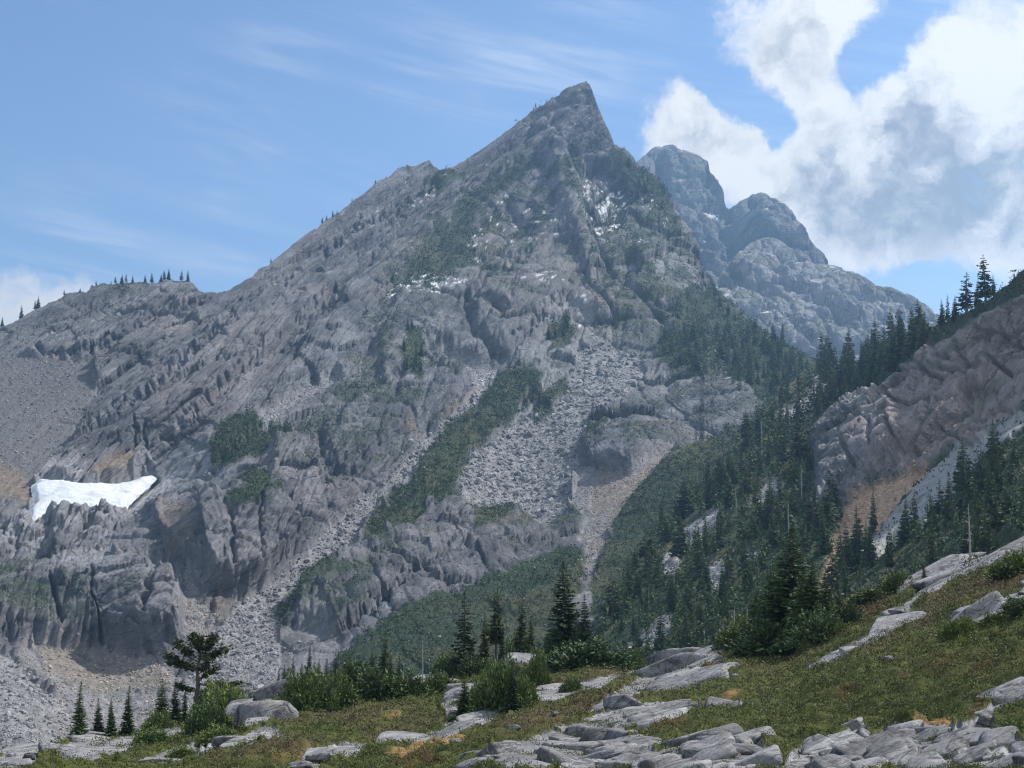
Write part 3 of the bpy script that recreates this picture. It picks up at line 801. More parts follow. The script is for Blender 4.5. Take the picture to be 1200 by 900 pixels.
def ij3(u, v):
    u, v = np.asarray(u, float), np.asarray(v, float)
    fi = np.interp(u, L3.us, np.arange(len(L3.us)))
    vb, vt, tnn = np.interp(u, L3.us, L3.vb), np.interp(u, L3.us, L3.vt), np.interp(u, L3.us, tn)
    t = np.clip((v - vb) / (vt - vb), 0, 1)
    fj = np.where(t < tnn, t / tnn * 69, 69 + (t - tnn) / (1 - tnn + 1e-9) * 330)
    return fi, fj


L3.ij = ij3
U, V = L3.U, L3.V
pxq = np.stack([U, V, 0 * U], -1)
wob, wob2 = fbm(pxq, 22, 3, 97) * 1.6, fbm(pxq, 7, 3, 98) * 1.6
# label, outline, dome height (m), joint spacing (m), kind of jointing
OUT = [('low pale outcrop at the far left bottom corner of the meadow', S('-60,905 0,892 10,885 37,880 58,884 50,896 30,915 -60,915'), .5, 1.6),
       ('long pale slab below the small dark firs at left', S('63,882 100,868 150,868 180,862 207,851 214,866 183,874 157,884 127,892 100,897 73,897'), .7, 2.0),
       ('thin pale slab on the bottom edge under the left shrubs', S('165,902 200,883 230,876 234,886 207,900'), .5, 1.8),
       ('smooth arched white slab with a rounded hump in front of the big grey boulder', S('213,905 240,883 283,873 307,860 327,861 338,876 300,878 267,886 240,895'), .8, 3.0),
       ('tall grey boulder outcrop between two shrub thickets at left', S('283,832 290,816 320,806 345,810 333,827 333,842 313,855 286,860'), 1.6, 2.2),
       ('striped low slab reaching the bottom edge at left of centre', S('335,908 367,887 400,876 432,877 422,890 400,899 370,912'), .6, 1.0),
       ('long narrow pale slab climbing right across the centre of the meadow', S('450,879 507,864 527,855 563,846 597,829 615,814 647,812 687,802 725,797 712,809 667,821 640,831 607,834 587,848 567,859 540,864 510,874 477,879'), .7, 2.2),
       ('slanted grey boulder left of the small dark fir', S('515,832 537,815 544,828 535,852 525,848'), 1.3, 2.5),
       ('angular pale boulder outcrop beside the row of slim firs', S('590,779 613,762 635,761 622,780 607,790'), 1.5, 1.3),
       ('small flat pale rock among green shrubs at centre', S('480,803 510,796 535,801 510,807'), .5, 2),
       ('rounded pale outcrop at the meadow crest left of the big fir clump', S('735,796 767,779 800,774 822,766 848,751 853,764 837,785 800,789 760,799'), .9, 1.5),
       ('broad striped slab below the crest at centre right', S('683,843 717,820 750,802 800,789 835,793 845,800 800,815 780,819 740,827 710,836'), .9, .9),
       ('broken grey slab with rounded blocks below the striped slab', S('683,853 733,832 800,829 822,835 800,848 750,865 717,862 690,859'), .9, .9),
       ('large fissured outcrop of rounded blocks at bottom centre', S('555,906 587,882 633,872 660,859 700,856 720,866 753,882 773,889 800,876 833,867 867,867 899,890 885,912 555,912'), 1.1, .8),
       ('large blocky grey outcrop along the bottom right edge', S('915,915 922,898 947,882 980,879 1000,857 1014,862 1021,876 1040,866 1083,862 1117,862 1133,859 1153,846 1167,829 1200,816 1300,790 1300,812 1200,834 1172,844 1162,860 1179,876 1200,884 1260,915'), 1.0, .7),
       ('long pale rib of rock running down the right hillside', S('955,784 987,766 1027,749 1057,716 1077,699 1073,682 1090,672 1127,662 1160,653 1200,640 1300,610 1300,622 1200,654 1177,661 1150,671 1120,684 1090,701 1070,714 1063,738 1047,748 1013,764 987,779'), .8, 1.0),
       ('short pale slab at the right edge below the long rib', S('1128,735 1160,716 1200,696 1280,665 1280,690 1200,714 1183,724 1150,741 1133,739'), .6, 1.1),
       ('small flat white rock in the heather at right of centre', S('845,836 858,831 880,833 868,841 850,842'), .35, 1.2)]
P = L3.P.astype(np.float32)
rk = np.zeros(U.shape, np.float32)
oid = np.full(U.shape, -1)
d = np.zeros(U.shape, np.float32)
RIBD = np.array([unit([.75, .55, .3]), unit([-.45, .55, .35]), unit([.1, -.5, .85])])
for k, (lab, poly, h, js) in enumerate(OUT):
    m = pmask(U, V, poly, 3.0, wob + wob2, 2.5)
    dome = pmask(U, V, poly, 9.0, wob, 2.0)
    box = m > 0.01
    if not box.any():
        continue
    Pb = P[box]
    hh = h * 9.0 * L3.r[box] / F
    q = hh * (0.2 * m[box] + 0.8 * dome[box] ** .7) + dome[box] * hh * .4 * fbm(Pb, js * 2.0, 3, 450 + k)
    d[box] = np.maximum(d[box], q) * (m[box] > 0.02)
    rk = np.maximum(rk, m)
    oid = np.where(m > 0.5, k, oid)
hum = 1.5 * np.abs(fbm(P * np.array([1, .8, 1]), 2.0, 2, 461)) ** .7 + .7 * np.abs(fbm(P, .8, 2, 462)) ** .7
L3.hum = hum
d += (1 - rk) * (0.50 * hum + 0.35 * fbm(P, 7, 3, 463)) * np.clip(L3.r / 40, .4, .85)
L3.P = P + np.array([0, -.25, .95]) * (d * (0.55 + 0.45 * L3.rel))[..., None]
L3.P = L3.P.astype(np.float32)
RED = [(S('1080,795 1110,780 1125,772 1120,785 1095,797'), 1), (S('1140,790 1165,778 1160,793 1140,798'), 1), (S('980,820 1000,812 1000,822 985,828'), .9), (S('1130,848 1150,835 1150,848 1130,856'), .9), (S('460,900 500,890 520,905 460,910'), 1),
       (S('1010,715 1040,705 1035,720 1015,730'), .8), (S('815,790 835,770 850,775 838,800'), .9), (S('1085,790 1060,800 1075,803'), .7), (S('760,860 800,850 815,862 770,870'), .9), (S('1110,885 1140,880 1135,893'), .7), (S('1150,690 1200,665 1200,690 1160,700'), .5), (S('690,820 760,805 755,815 700,828'), .6)]
TAN = [(S('450,890 500,876 560,872 545,882 500,885 475,897'), 1), (S('1072,862 1085,855 1120,853 1117,861 1085,866'), .95), (S('845,830 855,816 875,810 872,822 855,832'), .8), (S('425,852 450,845 475,842 455,850'), .9), (S('800,835 850,820 845,828 810,842'), .5), (S('320,900 380,880 340,905'), .3)]
BRN = [(S('600,870 560,860 640,835 720,815 800,815 700,845 640,865'), .8), (S('1000,770 1070,740 1090,700 1200,660 1200,690 1120,715 1080,740 1030,770'), .75), (S('240,900 330,875 400,872 340,900'), .8), (S('400,870 480,840 540,850 440,872'), .5), (S('640,810 700,790 740,790 730,800 660,815'), .7), (S('330,850 430,830 500,835 420,855'), .6),
       (S('850,790 900,775 960,770 900,800'), .4), (S('1000,740 960,735 1000,705 1030,705 1020,730'), .6)]
red, tan_, brn = gather(RED, 5, 6), gather(TAN, 3, 4), gather(BRN, 8, 10)
L3.red, L3.tan, L3.brn, L3.rk = red, tan_, brn, rk
md_m, nt = new_mat('heather_ground')
_, a_red, a_tan, a_brn, _ = attr(nt, 'ma')
gp = nd(nt, 'ShaderNodeTexCoord').outputs['Object']
g1, g2 = noise(nt, gp, 0.35, 6, .6), noise(nt, gp, 5.0, 6, .7)
col = mixc(nt, mrange(nt, g1, .35, .65), (.045, .058, .016), (.085, .095, .026))
col = mixc(nt, mrange(nt, g2, .4, .7), col, (.03, .034, .012))
col = mixc(nt, a_brn, col, mixc(nt, g2, (.045, .032, .018), (.10, .075, .04)))
col = mixc(nt, mth(nt, 'MULTIPLY', a_red, .5), col, (.08, .03, .02))
col = mixc(nt, a_tan, col, mixc(nt, g2, (.17, .10, .04), (.30, .20, .09)))
finish(nt, col, .95, nd(nt, 'ShaderNodeBump', {'Strength': 1, 'Distance': .12, 'Height': g2}).outputs[0], .1)
slab_m = terrain_mat('pale_slab', RIBD, 0.9, [(.14, .14, .146), (.31, .31, .316), (.50, .50, .50), (.29, .28, .27)], [(.03, .03, .015)] * 3, (.4, .4, .4), (.3, .2, .1), bump=.6, stretch=(.4, 1.6, 1.2), lichen=True)
L3.back([1.5, 4, 9, 18, 35, 60, 100], 0.8, 27)
Vall, Ff = L3.full.reshape(-1, 3), L3.faces()
nq = (U.shape[0] - 1) * (U.shape[1] - 1)
fid = np.concatenate([oid[:-1, :-1].ravel(), np.full(len(Ff) - nq, -1)])
AT = {'ma': L3.pad(C4(red, tan_, brn, 1 + 0 * U))}
v_, f_, a_ = sub(Vall, Ff[fid < 0], AT)
link('meadow', mesh('meadow', v_, f_, md_m, attrs=a_), label='heather covered foreground slope rising to the right', kind='structure')
zz = np.zeros((len(Vall), 4), np.float32)
BV, BF = icosa()
for _ in range(3):
    e0 = np.sort(np.concatenate([BF[:, [0, 1]], BF[:, [1, 2]], BF[:, [2, 0]]]), 1)
    ue, inv = np.unique(e0, axis=0, return_inverse=True)
    inv = inv.ravel()
    md = unit((BV[ue[:, 0]] + BV[ue[:, 1]]) / 2)
    m3 = inv.reshape(3, -1).T + len(BV)
    BF = np.concatenate([np.stack([BF[:, 0], m3[:, 0], m3[:, 2]], -1), np.stack([BF[:, 1], m3[:, 1], m3[:, 0]], -1), np.stack([BF[:, 2], m3[:, 2], m3[:, 1]], -1), m3])
    BV = np.concatenate([BV, md])


def stone(g, boxy=.62, cuts=6, pw=16):
    """a joint-bounded block: a ball cut by the faces of a skewed box and a few odd planes, edges worn round"""
    ns = np.array([(1, 0, 0), (-1, 0, 0), (0, 1, 0), (0, -1, 0), (0, 0, 1), (0, 0, -1)], float) + g.normal(size=(6, 3)) * .16
    hs = np.full(6, boxy) * g.uniform(.92, 1.08, 6)
    ns = np.concatenate([ns, g.normal(size=(cuts, 3))])
    hs = np.concatenate([hs, g.uniform(.70, .98, cuts)])
    dn = BV @ unit(ns).T
    r = ((np.maximum(dn, 0.02) / hs) ** pw).sum(1) ** (-1 / pw)
    off = g.uniform(0, 50)
    r = r * (1 + .07 * fbm(BV * 1.0 + off, .9, 3, 3) + .03 * fbm(BV + off, .22, 2, 4))
    return BV * r[:, None]


# block width and length (as seen), height over width
BLK = [(40, 2.2, .35), (50, 2.4, .32), (36, 2.0, .3), (66, 1.9, .33), (42, 1.3, .8), (28, 2.6, .36), (46, 2.8, .32), (26, 1.3, .9), (30, 1.3, .7), (28, 1.8, .35), (40, 1.9, .42), (34, 2.4, .40), (34, 1.6, .5), (40, 1.2, .62), (35, 1.15, .68), (25, 3.0, .42), (26, 2.4, .4), (24, 1.7, .35)]
for k, (lab, poly, h, js) in enumerate(OUT):
    if (fid == k).sum() < 4:
        continue
    v_, f_, a_ = sub(Vall, Ff[fid == k], {'ma': zz, 'mb': zz})
    f_ = np.concatenate([f_[:, [0, 1, 2]], f_[:, [0, 2, 3]]])
    vs_, fs_, kk = [v_], [f_], len(v_)
    g = np.random.default_rng(800 + k)
    w0, el, hz = BLK[k]
    pa = np.array(poly)
    cen = pa.mean(0)
    ev, ew = np.linalg.eigh(np.cov((pa - cen).T))
    ax = ew[:, 1] * np.sign(ew[0, 1] + 1e-6)
    ar = abs(np.dot(pa[:, 0], np.roll(pa[:, 1], 1)) - np.dot(pa[:, 1], np.roll(pa[:, 0], 1))) / 2
    nb = int(max(4, min(150, 3.4 * ar / (w0 * w0 * el * .42))))
    for (u, v) in inpoly(nb, poly, 830 + k):
        if v > 925:
            continue
        c0 = L3.at(np.array([u]), np.array([v]))[0]
        c1 = L3.at(np.array([u + 12 * ax[0]]), np.array([v + 12 * ax[1]]))[0]
        xa = unit(c1 - c0) + g.normal(size=3) * .10
        xa[1] *= .5
        xa = unit(xa)
        za = np.array([g.normal() * .12, -.12 + g.normal() * .12, 1.0])
        za = unit(za - xa * (za @ xa))
        ya = np.cross(za, xa)
        w = w0 * g.choice([.35, .55, .8, 1.05, 1.3]) * g.uniform(.85, 1.15) * c0[1] / F
        st = stone(g, boxy=.68, cuts=8, pw=14 if k not in (3, 6) else 6)
        st = st * np.array([w * el, w * 1.1, w * hz]) * .72
        vs_.append(st[:, :1] * xa + st[:, 1:2] * ya + st[:, 2:] * za + c0 + np.array([0, 0, -w * hz * .16]))
        fs_.append(BF + kk)
        kk += len(st)
    va, fa = np.concatenate(vs_), np.concatenate(fs_)
    z4 = np.zeros((len(va), 4), np.float32)
    link('rock_outcrop', mesh('rock_outcrop', va, fa, slab_m, attrs={'ma': z4, 'mb': z4}), label=lab, cat='rock outcrop', group='pale bedrock outcrops in the meadow')

# ------------------------------------------------------------------ air
if HAZE > 0:
    hm, nt = new_mat('haze_air')
    pv = nd(nt, 'ShaderNodeVolumePrincipled', {'Color': (.36, .64, 1.0, 1), 'Density': HAZE, 'Anisotropy': 0.5})
    nd(nt, 'ShaderNodeOutputMaterial', {1: pv.outputs[0]})
    x0, x1, y0, y1, z0, z1 = -8200, 8200, -8200, 8200, FLOOR - 1, 830
    hv = np.array([(x, y, z) for x in (x0, x1) for y in (y0, y1) for z in (z0, z1)], float)
    hf = [(0, 1, 3, 2), (4, 6, 7, 5), (0, 4, 5, 1), (2, 3, 7, 6), (0, 2, 6, 4), (1, 5, 7, 3)]
    link('haze', mesh('haze', hv, np.array(hf), hm, smooth=False), kind='stuff', label='thin blue mountain haze')
# ------------------------------------------------------------------ foliage and stone builders
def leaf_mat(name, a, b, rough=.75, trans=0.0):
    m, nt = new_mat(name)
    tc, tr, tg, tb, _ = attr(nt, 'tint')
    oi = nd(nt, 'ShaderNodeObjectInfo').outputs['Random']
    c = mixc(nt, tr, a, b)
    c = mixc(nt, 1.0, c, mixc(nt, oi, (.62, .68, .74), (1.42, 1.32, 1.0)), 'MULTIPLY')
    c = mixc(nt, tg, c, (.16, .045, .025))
    c = mixc(nt, tb, c, (.17, .13, .075))
    finish(nt, c, rough, None, .25)
    return m


needle_m = leaf_mat('dark_needles', (.022, .048, .022), (.100, .150, .056))
hemlock_m = leaf_mat('olive_needles', (.026, .042, .016), (.105, .130, .045))
shrub_m = leaf_mat('shrub_needles', (.030, .060, .020), (.140, .185, .062))
heath_m = leaf_mat('heather_leaves', (.034, .050, .012), (.165, .185, .045))
scrub_m = leaf_mat('scrub_leaves', (.016, .036, .022), (.058, .088, .046))
bright_m = leaf_mat('fresh_leaves', (.060, .090, .020), (.16, .19, .05))
flat_m = leaf_mat('dark_olive_needles', (.012, .022, .008), (.055, .070, .022))
bark_m, nt = new_mat('grey_bark')
gp = nd(nt, 'ShaderNodeTexCoord').outputs['Object']
finish(nt, mixc(nt, noise(nt, gp, 6, 6, .7), (.045, .038, .032), (.17, .15, .13)), .95)
dead_m, nt = new_mat('bleached_wood')
gp = nd(nt, 'ShaderNodeTexCoord').outputs['Object']
finish(nt, mixc(nt, noise(nt, gp, 5, 6, .7), (.14, .13, .125), (.42, .40, .38)), .9)


def diamonds(c, dr, ln, wd, g):
    """leaf-sized diamonds: centres, directions, lengths, widths"""
    n = len(c)
    s = np.cross(dr, g.normal(size=(n, 3)))
    s /= np.linalg.norm(s, axis=1, keepdims=True) + 1e-9
    ln, wd = np.broadcast_to(ln, n)[:, None], np.broadcast_to(wd, n)[:, None]
    V = np.stack([c - dr * ln / 2, c + s * wd / 2 - dr * ln * .08, c + dr * ln / 2, c - s * wd / 2 - dr * ln * .08], 1).reshape(-1, 3)
    return V, np.arange(4 * n).reshape(n, 4)


def tint4(t, k=4, red=None, tan=None):
    n = len(t)
    o = np.zeros((n, 4), np.float32)
    o[:, 0] = np.clip(t, 0, 1)
    if red is not None:
        o[:, 1] = red
    if tan is not None:
        o[:, 2] = tan
    o[:, 3] = 1
    return np.repeat(o, k, 0)


def tube(path, rad, sides=7):
    path, rad = np.asarray(path, float), np.asarray(rad, float)
    t = np.gradient(path, axis=0)
    t /= np.linalg.norm(t, axis=1, keepdims=True) + 1e-9
    ref = np.where(np.abs(t[:, 2:3]) > .9, np.array([[1.0, 0, 0]]), np.array([[0, 0, 1.0]]))
    a = unit(np.cross(t, ref))
    b = np.cross(t, a)
    an = np.linspace(0, 2 * np.pi, sides, endpoint=False)
    V = (path[:, None] + rad[:, None, None] * (np.cos(an)[None, :, None] * a[:, None] + np.sin(an)[None, :, None] * b[:, None])).reshape(-1, 3)
    i = np.arange(len(path) * sides).reshape(-1, sides)
    j = np.roll(i, -1, 1)
    return V, np.stack([i[:-1], j[:-1], j[1:], i[1:]], -1).reshape(-1, 4)


def merge(parts):
    Vs, Fs, k = [], [], 0
    for V, Fc in parts:
        Vs.append(V)
        Fs.append(Fc + k)
        k += len(V)
    return np.concatenate(Vs), np.concatenate(Fs)


def conifer(seed, wid, start, lev, nbr, nsp, skirt=0.0, gap=0.0, droop=0.35, lw=(.30, .16), prof=1.0, mat=None, lean=0.02):
    """a unit-high conifer: trunk mesh and crown mesh; wid = crown radius over height"""
    g = np.random.default_rng(seed)
    zz = np.linspace(0, 1, 12)
    bend = np.stack([lean * np.sin(zz * 3 + seed) * zz, lean * np.cos(zz * 2.3 + seed) * zz, zz * .985 - .03], -1)
    r0 = .010 + .012 * wid / .15
    tv, tf = tube(bend, r0 * (1 - zz) ** .8 + .0012, 7)
    C, Dn, Ln, Wd, Tt = [], [], [], [], []
    tw = []
    for k in range(lev):
        z = start + (1 - start) * ((k + g.uniform(-.4, .4)) / lev)
        z = min(max(z, start), .985)
        f = 1 - (z - start) / (1 - start)
        base = np.array([np.interp(z, bend[:, 2], bend[:, 0]), np.interp(z, bend[:, 2], bend[:, 1]), z])
        R = wid * (f ** prof * .93 + .07 * min(1, f * 6)) * (1 + skirt * max(0, f - .72) * 3.5)
        for q in range(nbr):
            if g.random() < gap:
                continue
            az = g.uniform(0, 2 * np.pi)
            L = R * g.uniform(.55, 1.12) * (1 + .12 * math.sin(az * 2 + seed))
            dz = droop * g.uniform(.4, 1.4) * (1 - .6 * (1 - f))
            ho = np.array([math.cos(az), math.sin(az), 0])
            t0 = g.random()
            ns = max(3, int(nsp * (.35 + .65 * f)))
            s = np.sort(g.uniform(.12, 1.0, ns))
            hgt = -dz * s + dz * .75 * s ** 2.4 + .10 * (1 - f) * s
            pos = base + ho * (L * s)[:, None] + np.array([0, 0, 1]) * (L * hgt)[:, None]
            side = np.array([-ho[1], ho[0], 0])
            sg = g.choice([-1, 1], ns)
            fan = g.uniform(.15, 1.0, ns) * sg
            dr = unit(ho * 1.0 + side * fan[:, None] + np.array([0, 0, 1]) * g.uniform(-.45, .15, ns)[:, None])
            ll = np.maximum(L * lw[0] * (1.25 - .5 * s), .012) * g.uniform(.7, 1.3, ns)
            pos = pos + dr * (ll * .35)[:, None]
            C.append(pos)
            Dn.append(dr)
            Ln.append(ll)
            Wd.append(ll * lw[1] / lw[0] * g.uniform(.8, 1.5, ns))
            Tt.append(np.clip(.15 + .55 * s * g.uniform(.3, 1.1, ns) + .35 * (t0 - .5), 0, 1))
            if L > .035:
                e = base + ho * L * .8 + np.array([0, 0, -dz * .35 * L])
                tw.append(tube(np.array([base, (base + e) / 2 + np.array([0, 0, -.06 * L]), e]), np.array([.0035, .0025, .001]) * (.5 + f), 3))
    n = 24
    C.append(np.stack([np.zeros(n) + bend[-1, 0], np.zeros(n) + bend[-1, 1], np.linspace(.93, 1.0, n)], -1))
    Dn.append(unit(g.normal(size=(n, 3)) * .35 + np.array([0, 0, 1])))
    Ln.append(np.full(n, .03))
    Wd.append(np.full(n, .008))
    Tt.append(np.full(n, .5))
    V, Fc = diamonds(np.concatenate(C), np.concatenate(Dn), np.concatenate(Ln), np.concatenate(Wd), g)
    cm = mesh('crown', V, Fc, mat or needle_m, smooth=False, attrs={'tint': tint4(np.concatenate(Tt))})
    trunk = mesh('trunk', *merge([(tv, tf)] + tw), bark_m)
    return trunk, cm


def shrub(seed, nst, per, up=1.0, mat=None, flat=.7):
    """a unit-wide thicket: crooked stems and foliage tufts in an uneven dome"""
    g = np.random.default_rng(seed)
    C, Dn, Ln, Tt, st = [], [], [], [], []
    for k in range(nst):
        a, rr = g.uniform(0, 2 * np.pi), .46 * math.sqrt(g.random())
        top = np.array([rr * math.cos(a), rr * math.sin(a), flat * (1 - (rr / .5) ** 2) ** .5 * g.uniform(.55, 1.15)])
        if g.random() < .18:
            top[2] *= 1.3
        b0 = np.array([top[0] * .45, top[1] * .45, -.04])
        st.append(tube(np.array([b0, (b0 + top) / 2 + g.normal(size=3) * .02, top]), np.array([.010, .007, .002]), 4))
        s = g.uniform(.25, 1.0, per)
        ra = .16 * (1.12 - s) + .02
        p = b0 + (top - b0) * s[:, None] + g.normal(size=(per, 3)) * ra[:, None] * np.array([1, 1, .7])
        p[:, 2] = np.abs(p[:, 2])
        C.append(p)
        out = p - np.array([0, 0, .05])
        Dn.append(unit(unit(out) + np.array([0, 0, .5 * up]) + g.normal(size=(per, 3)) * .5))
        Ln.append(g.uniform(.04, .10, per))
        Tt.append(.1 + .5 * s * g.uniform(.4, 1.2, per) + .25 * g.random())
    for k in range(max(5, nst // 4)):
        # leaders: small pointed tops standing out of the thicket
        a, rr = g.uniform(0, 2 * np.pi), .44 * math.sqrt(g.random())
        hh = flat * g.uniform(.7, 1.5) * (1 - .6 * (rr / .5) ** 2)
        m = int(per * 2.2)
        z = g.random(m) ** 1.1
        q = .17 * (1 - z) ** .85 * np.sqrt(g.random(m)) * (1 + .3 * np.sin(z * 40)) + .005
        b = g.uniform(0, 6.28, m)
        C.append(np.stack([rr * math.cos(a) + q * np.cos(b), rr * math.sin(a) + q * np.sin(b), z * hh], -1))
        Dn.append(unit(np.stack([np.cos(b), np.sin(b), g.uniform(-.3, .9, m)], -1)))
        Ln.append(.03 + .06 * (1 - z) * g.uniform(.6, 1.3, m))
        Tt.append(np.clip(.15 + 3.2 * q * g.random(m) + .3 * z + .3 * (g.random() - .5), 0, 1))
    C, Dn, Ln, Tt = map(np.concatenate, (C, Dn, Ln, Tt))
    V, Fc = diamonds(C, Dn, Ln, Ln * .45, g)
    return mesh('stem', *merge(st), bark_m), mesh('foliage', V, Fc, mat or shrub_m, smooth=False, attrs={'tint': tint4(Tt)})


def rubble(pos, rad, g, tone):
    """many angular stones merged into one mass"""
    v, f = icosa()
    n = len(pos)
    A = g.normal(size=(n, 3, 3))
    Q = np.linalg.qr(A)[0]
    w = v[None] * (1 + g.uniform(-.28, .28, (n, 12, 1)))
    w = np.sign(w) * np.abs(w) ** .75 * np.stack([g.uniform(.7, 1.35, n), g.uniform(.6, 1.1, n), g.uniform(.4, .85, n)], -1)[:, None]
    V = (np.einsum('nij,nkj->nki', Q, w) * rad[:, None, None] + pos[:, None]).reshape(-1, 3)
    Fc = (f[None] + 12 * np.arange(n)[:, None, None]).reshape(-1, 3)
    t = np.zeros((n, 4), np.float32)
    t[:, 0] = tone
    t[:, 3] = 1
    return V, Fc, np.repeat(t, 12, 0)


def stone_mat(name, a, b):
    m, nt = new_mat(name)
    _, tr, _, _, _ = attr(nt, 'tint')
    finish(nt, mixc(nt, tr, a, b), .9, None, .15)
    return m


grey_st = stone_mat('grey_rubble', (.085, .085, .09), (.33, .33, .338))
brown_st = stone_mat('brown_rubble', (.13, .115, .10), (.42, .37, .32))
tan_st = stone_mat('tan_rubble', (.24, .17, .12), (.66, .52, .40))


def talus(name, label, L, poly, n, px, mat, seed, bias=0.0):
    """stones strewn over a field; px = smallest, largest as seen, few of them large"""
    g = np.random.default_rng(seed)
    uv = inpoly(n, poly, seed)
    uv = uv + g.normal(size=uv.shape) * np.where(g.random((n, 1)) < .35, 6.0, .5)
    wv = fbm(np.stack([uv[:, 0], uv[:, 1], 0 * uv[:, 0]], -1), 18, 3, seed)
    ok = g.random(n) < np.clip(.75 + 1.2 * wv, .15, 1)
    uv, wv = uv[ok], wv[ok]
    n = len(uv)
    p = L.at(uv[:, 0], uv[:, 1])
    r = p[:, 1]
    x = g.random(n)
    s = px[0] * (1 - x * (1 - (px[0] / px[1]) ** 1.7)) ** (-1 / 1.7)
    rad = s * r / F * .55
    p[:, 2] += rad * .25
    V, Fc, t = rubble(p, rad, g, np.clip(g.beta(1.6, 1.9, n) + bias + .25 * wv, 0, 1))
    link(name, mesh(name, V, Fc, mat, smooth=False, attrs={'tint': t}), kind='stuff', label=label)


talus('talus', 'grey boulder chute running down the left gully', L1, TAL[0][0], 17000, (.8, 7.0), grey_st, 1, -.05)
talus('talus', 'pale boulder field in the middle of the face', L1, TAL[1][0], 11500, (.8, 9), grey_st, 2, 0.0)
talus('scree', 'brownish scree fan right of the boulder field', L1, TAL[2][0], 2600, (.8, 2.5), brown_st, 3, .1)
talus('scree', 'narrow brownish scree tongue below the fan', L1, TAL[3][0], 900, (.8, 3), brown_st, 4, .1)
talus('talus', 'light band of blocks above the left thicket', L1, TAL[4][0], 1500, (.9, 3), grey_st, 5, .1)
talus('scree', 'dark scree bowl above the snow patch', L1, S('-60,440 0,410 20,408 67,410 110,420 110,450 87,487 83,513 50,540 33,560 -30,520'), 4500, (.7, 3.2), stone_mat('dark_scree', (.12, .12, .125), (.36, .36, .36)), 6, -.1)
talus('scree', 'brown scree slope left of the snow patch', L1, S('-60,500 0,523 20,540 40,563 33,600 0,605 -60,600'), 700, (.7, 2), brown_st, 16, -.1)
talus('talus', 'pale boulders in the lower left corner', L1, S('-60,745 0,747 20,760 67,800 90,813 80,880 -60,890'), 3200, (1.2, 7), grey_st, 7, .1)
talus('talus', 'brown rubble apron below the left cliffs', L1, TAL[8][0], 3600, (.9, 4.5), brown_st, 8, .05)
talus('talus', 'pale rubble below the upper notch', L1, TAL[9][0], 1100, (.8, 2.6), grey_st, 9, .2)
talus('talus', 'thin rubble at the foot of the upper wall', L1, TAL[10][0], 1000, (.7, 2.2), grey_st, 10, .1)
talus('talus', 'rubble in the cleft between the two lower left cliffs', L1, TAL[11][0], 1100, (.9, 3.2), brown_st, 11, .1)
talus('talus', 'scattered stones on the green apron', L1, S('330,730 380,700 480,720 640,650 690,700 660,780 400,800 320,800'), 420, (.8, 4.5), grey_st, 12, .25)
talus('talus', 'pale stones in the saddle', L1, TAL[13][0], 420, (1, 4), grey_st, 13, .2)
talus('tan_rubble', 'tan rubble fan below the pinkish cliff', L2, TANT, 2400, (1, 4.5), tan_st, 14, .1)
talus('cliff_rubble', 'pale splintered blocks in the cleft of the pinkish cliff', L2, S('1063,530 1095,500 1105,475 1130,465 1125,490 1090,535'), 420, (1.3, 6), tan_st, 15, .05)
for k, q in enumerate(ROCKS):
    talus('talus', 'pale blocks in a clearing of the forest', L2, q, 260 if k in (0, 3, 4) else 110, (1.2, 5), grey_st, 20 + k, .1)


def thicket(name, label, L, polys, n, px, seed, mat=None, per=7, keep=None):
    """low scrub that reads as one mass: leaf tufts over the ground"""
    g = np.random.default_rng(seed)
    uv = np.concatenate([inpoly(max(20, int(n * w)), p, seed + k) for k, (p, w) in enumerate(polys)])
    q = np.stack([uv[:, 0], uv[:, 1], 0 * uv[:, 0]], -1)
    wv = fbm(q, 16, 4, seed, .6)
    if keep is not None:
        ok = g.random(len(uv)) < keep(uv[:, 0], uv[:, 1]) * np.clip(.7 + 2.2 * wv, 0, 1)
        uv, wv = uv[ok], wv[ok]
    p = L.at(uv[:, 0], uv[:, 1])
    sz = p[:, 1] / F * g.uniform(px[0], px[1], len(p))
    c = np.repeat(p, per, 0) + g.normal(size=(len(p) * per, 3)) * np.repeat(sz, per)[:, None] * np.array([.6, .6, .5])
    c[:, 2] += np.repeat(sz, per) * .5
    dr = unit(g.normal(size=c.shape) + np.array([0, 0, .7]))
    ss = np.repeat(sz, per) * g.uniform(.5, 1.0, len(c))
    V, Fc = diamonds(c, dr, ss, ss * .5, g)
    t = np.repeat(g.random(len(p)) * .5 + .45 * wv + .15, per) + g.uniform(-.15, .25, len(c))
    link(name, mesh(name, V, Fc, mat or scrub_m, smooth=False, attrs={'tint': tint4(t)}), kind='stuff', label=label)


vegA = veg2_l1 = None


def keep1(u, v):
    return np.clip(L1.at(u, v, L1.veg) * 1.25 - .1, 0, 1)


def area(p):
    p = np.asarray(p)
    return abs(np.dot(p[:, 0], np.roll(p[:, 1], 1)) - np.dot(p[:, 1], np.roll(p[:, 0], 1))) / 2


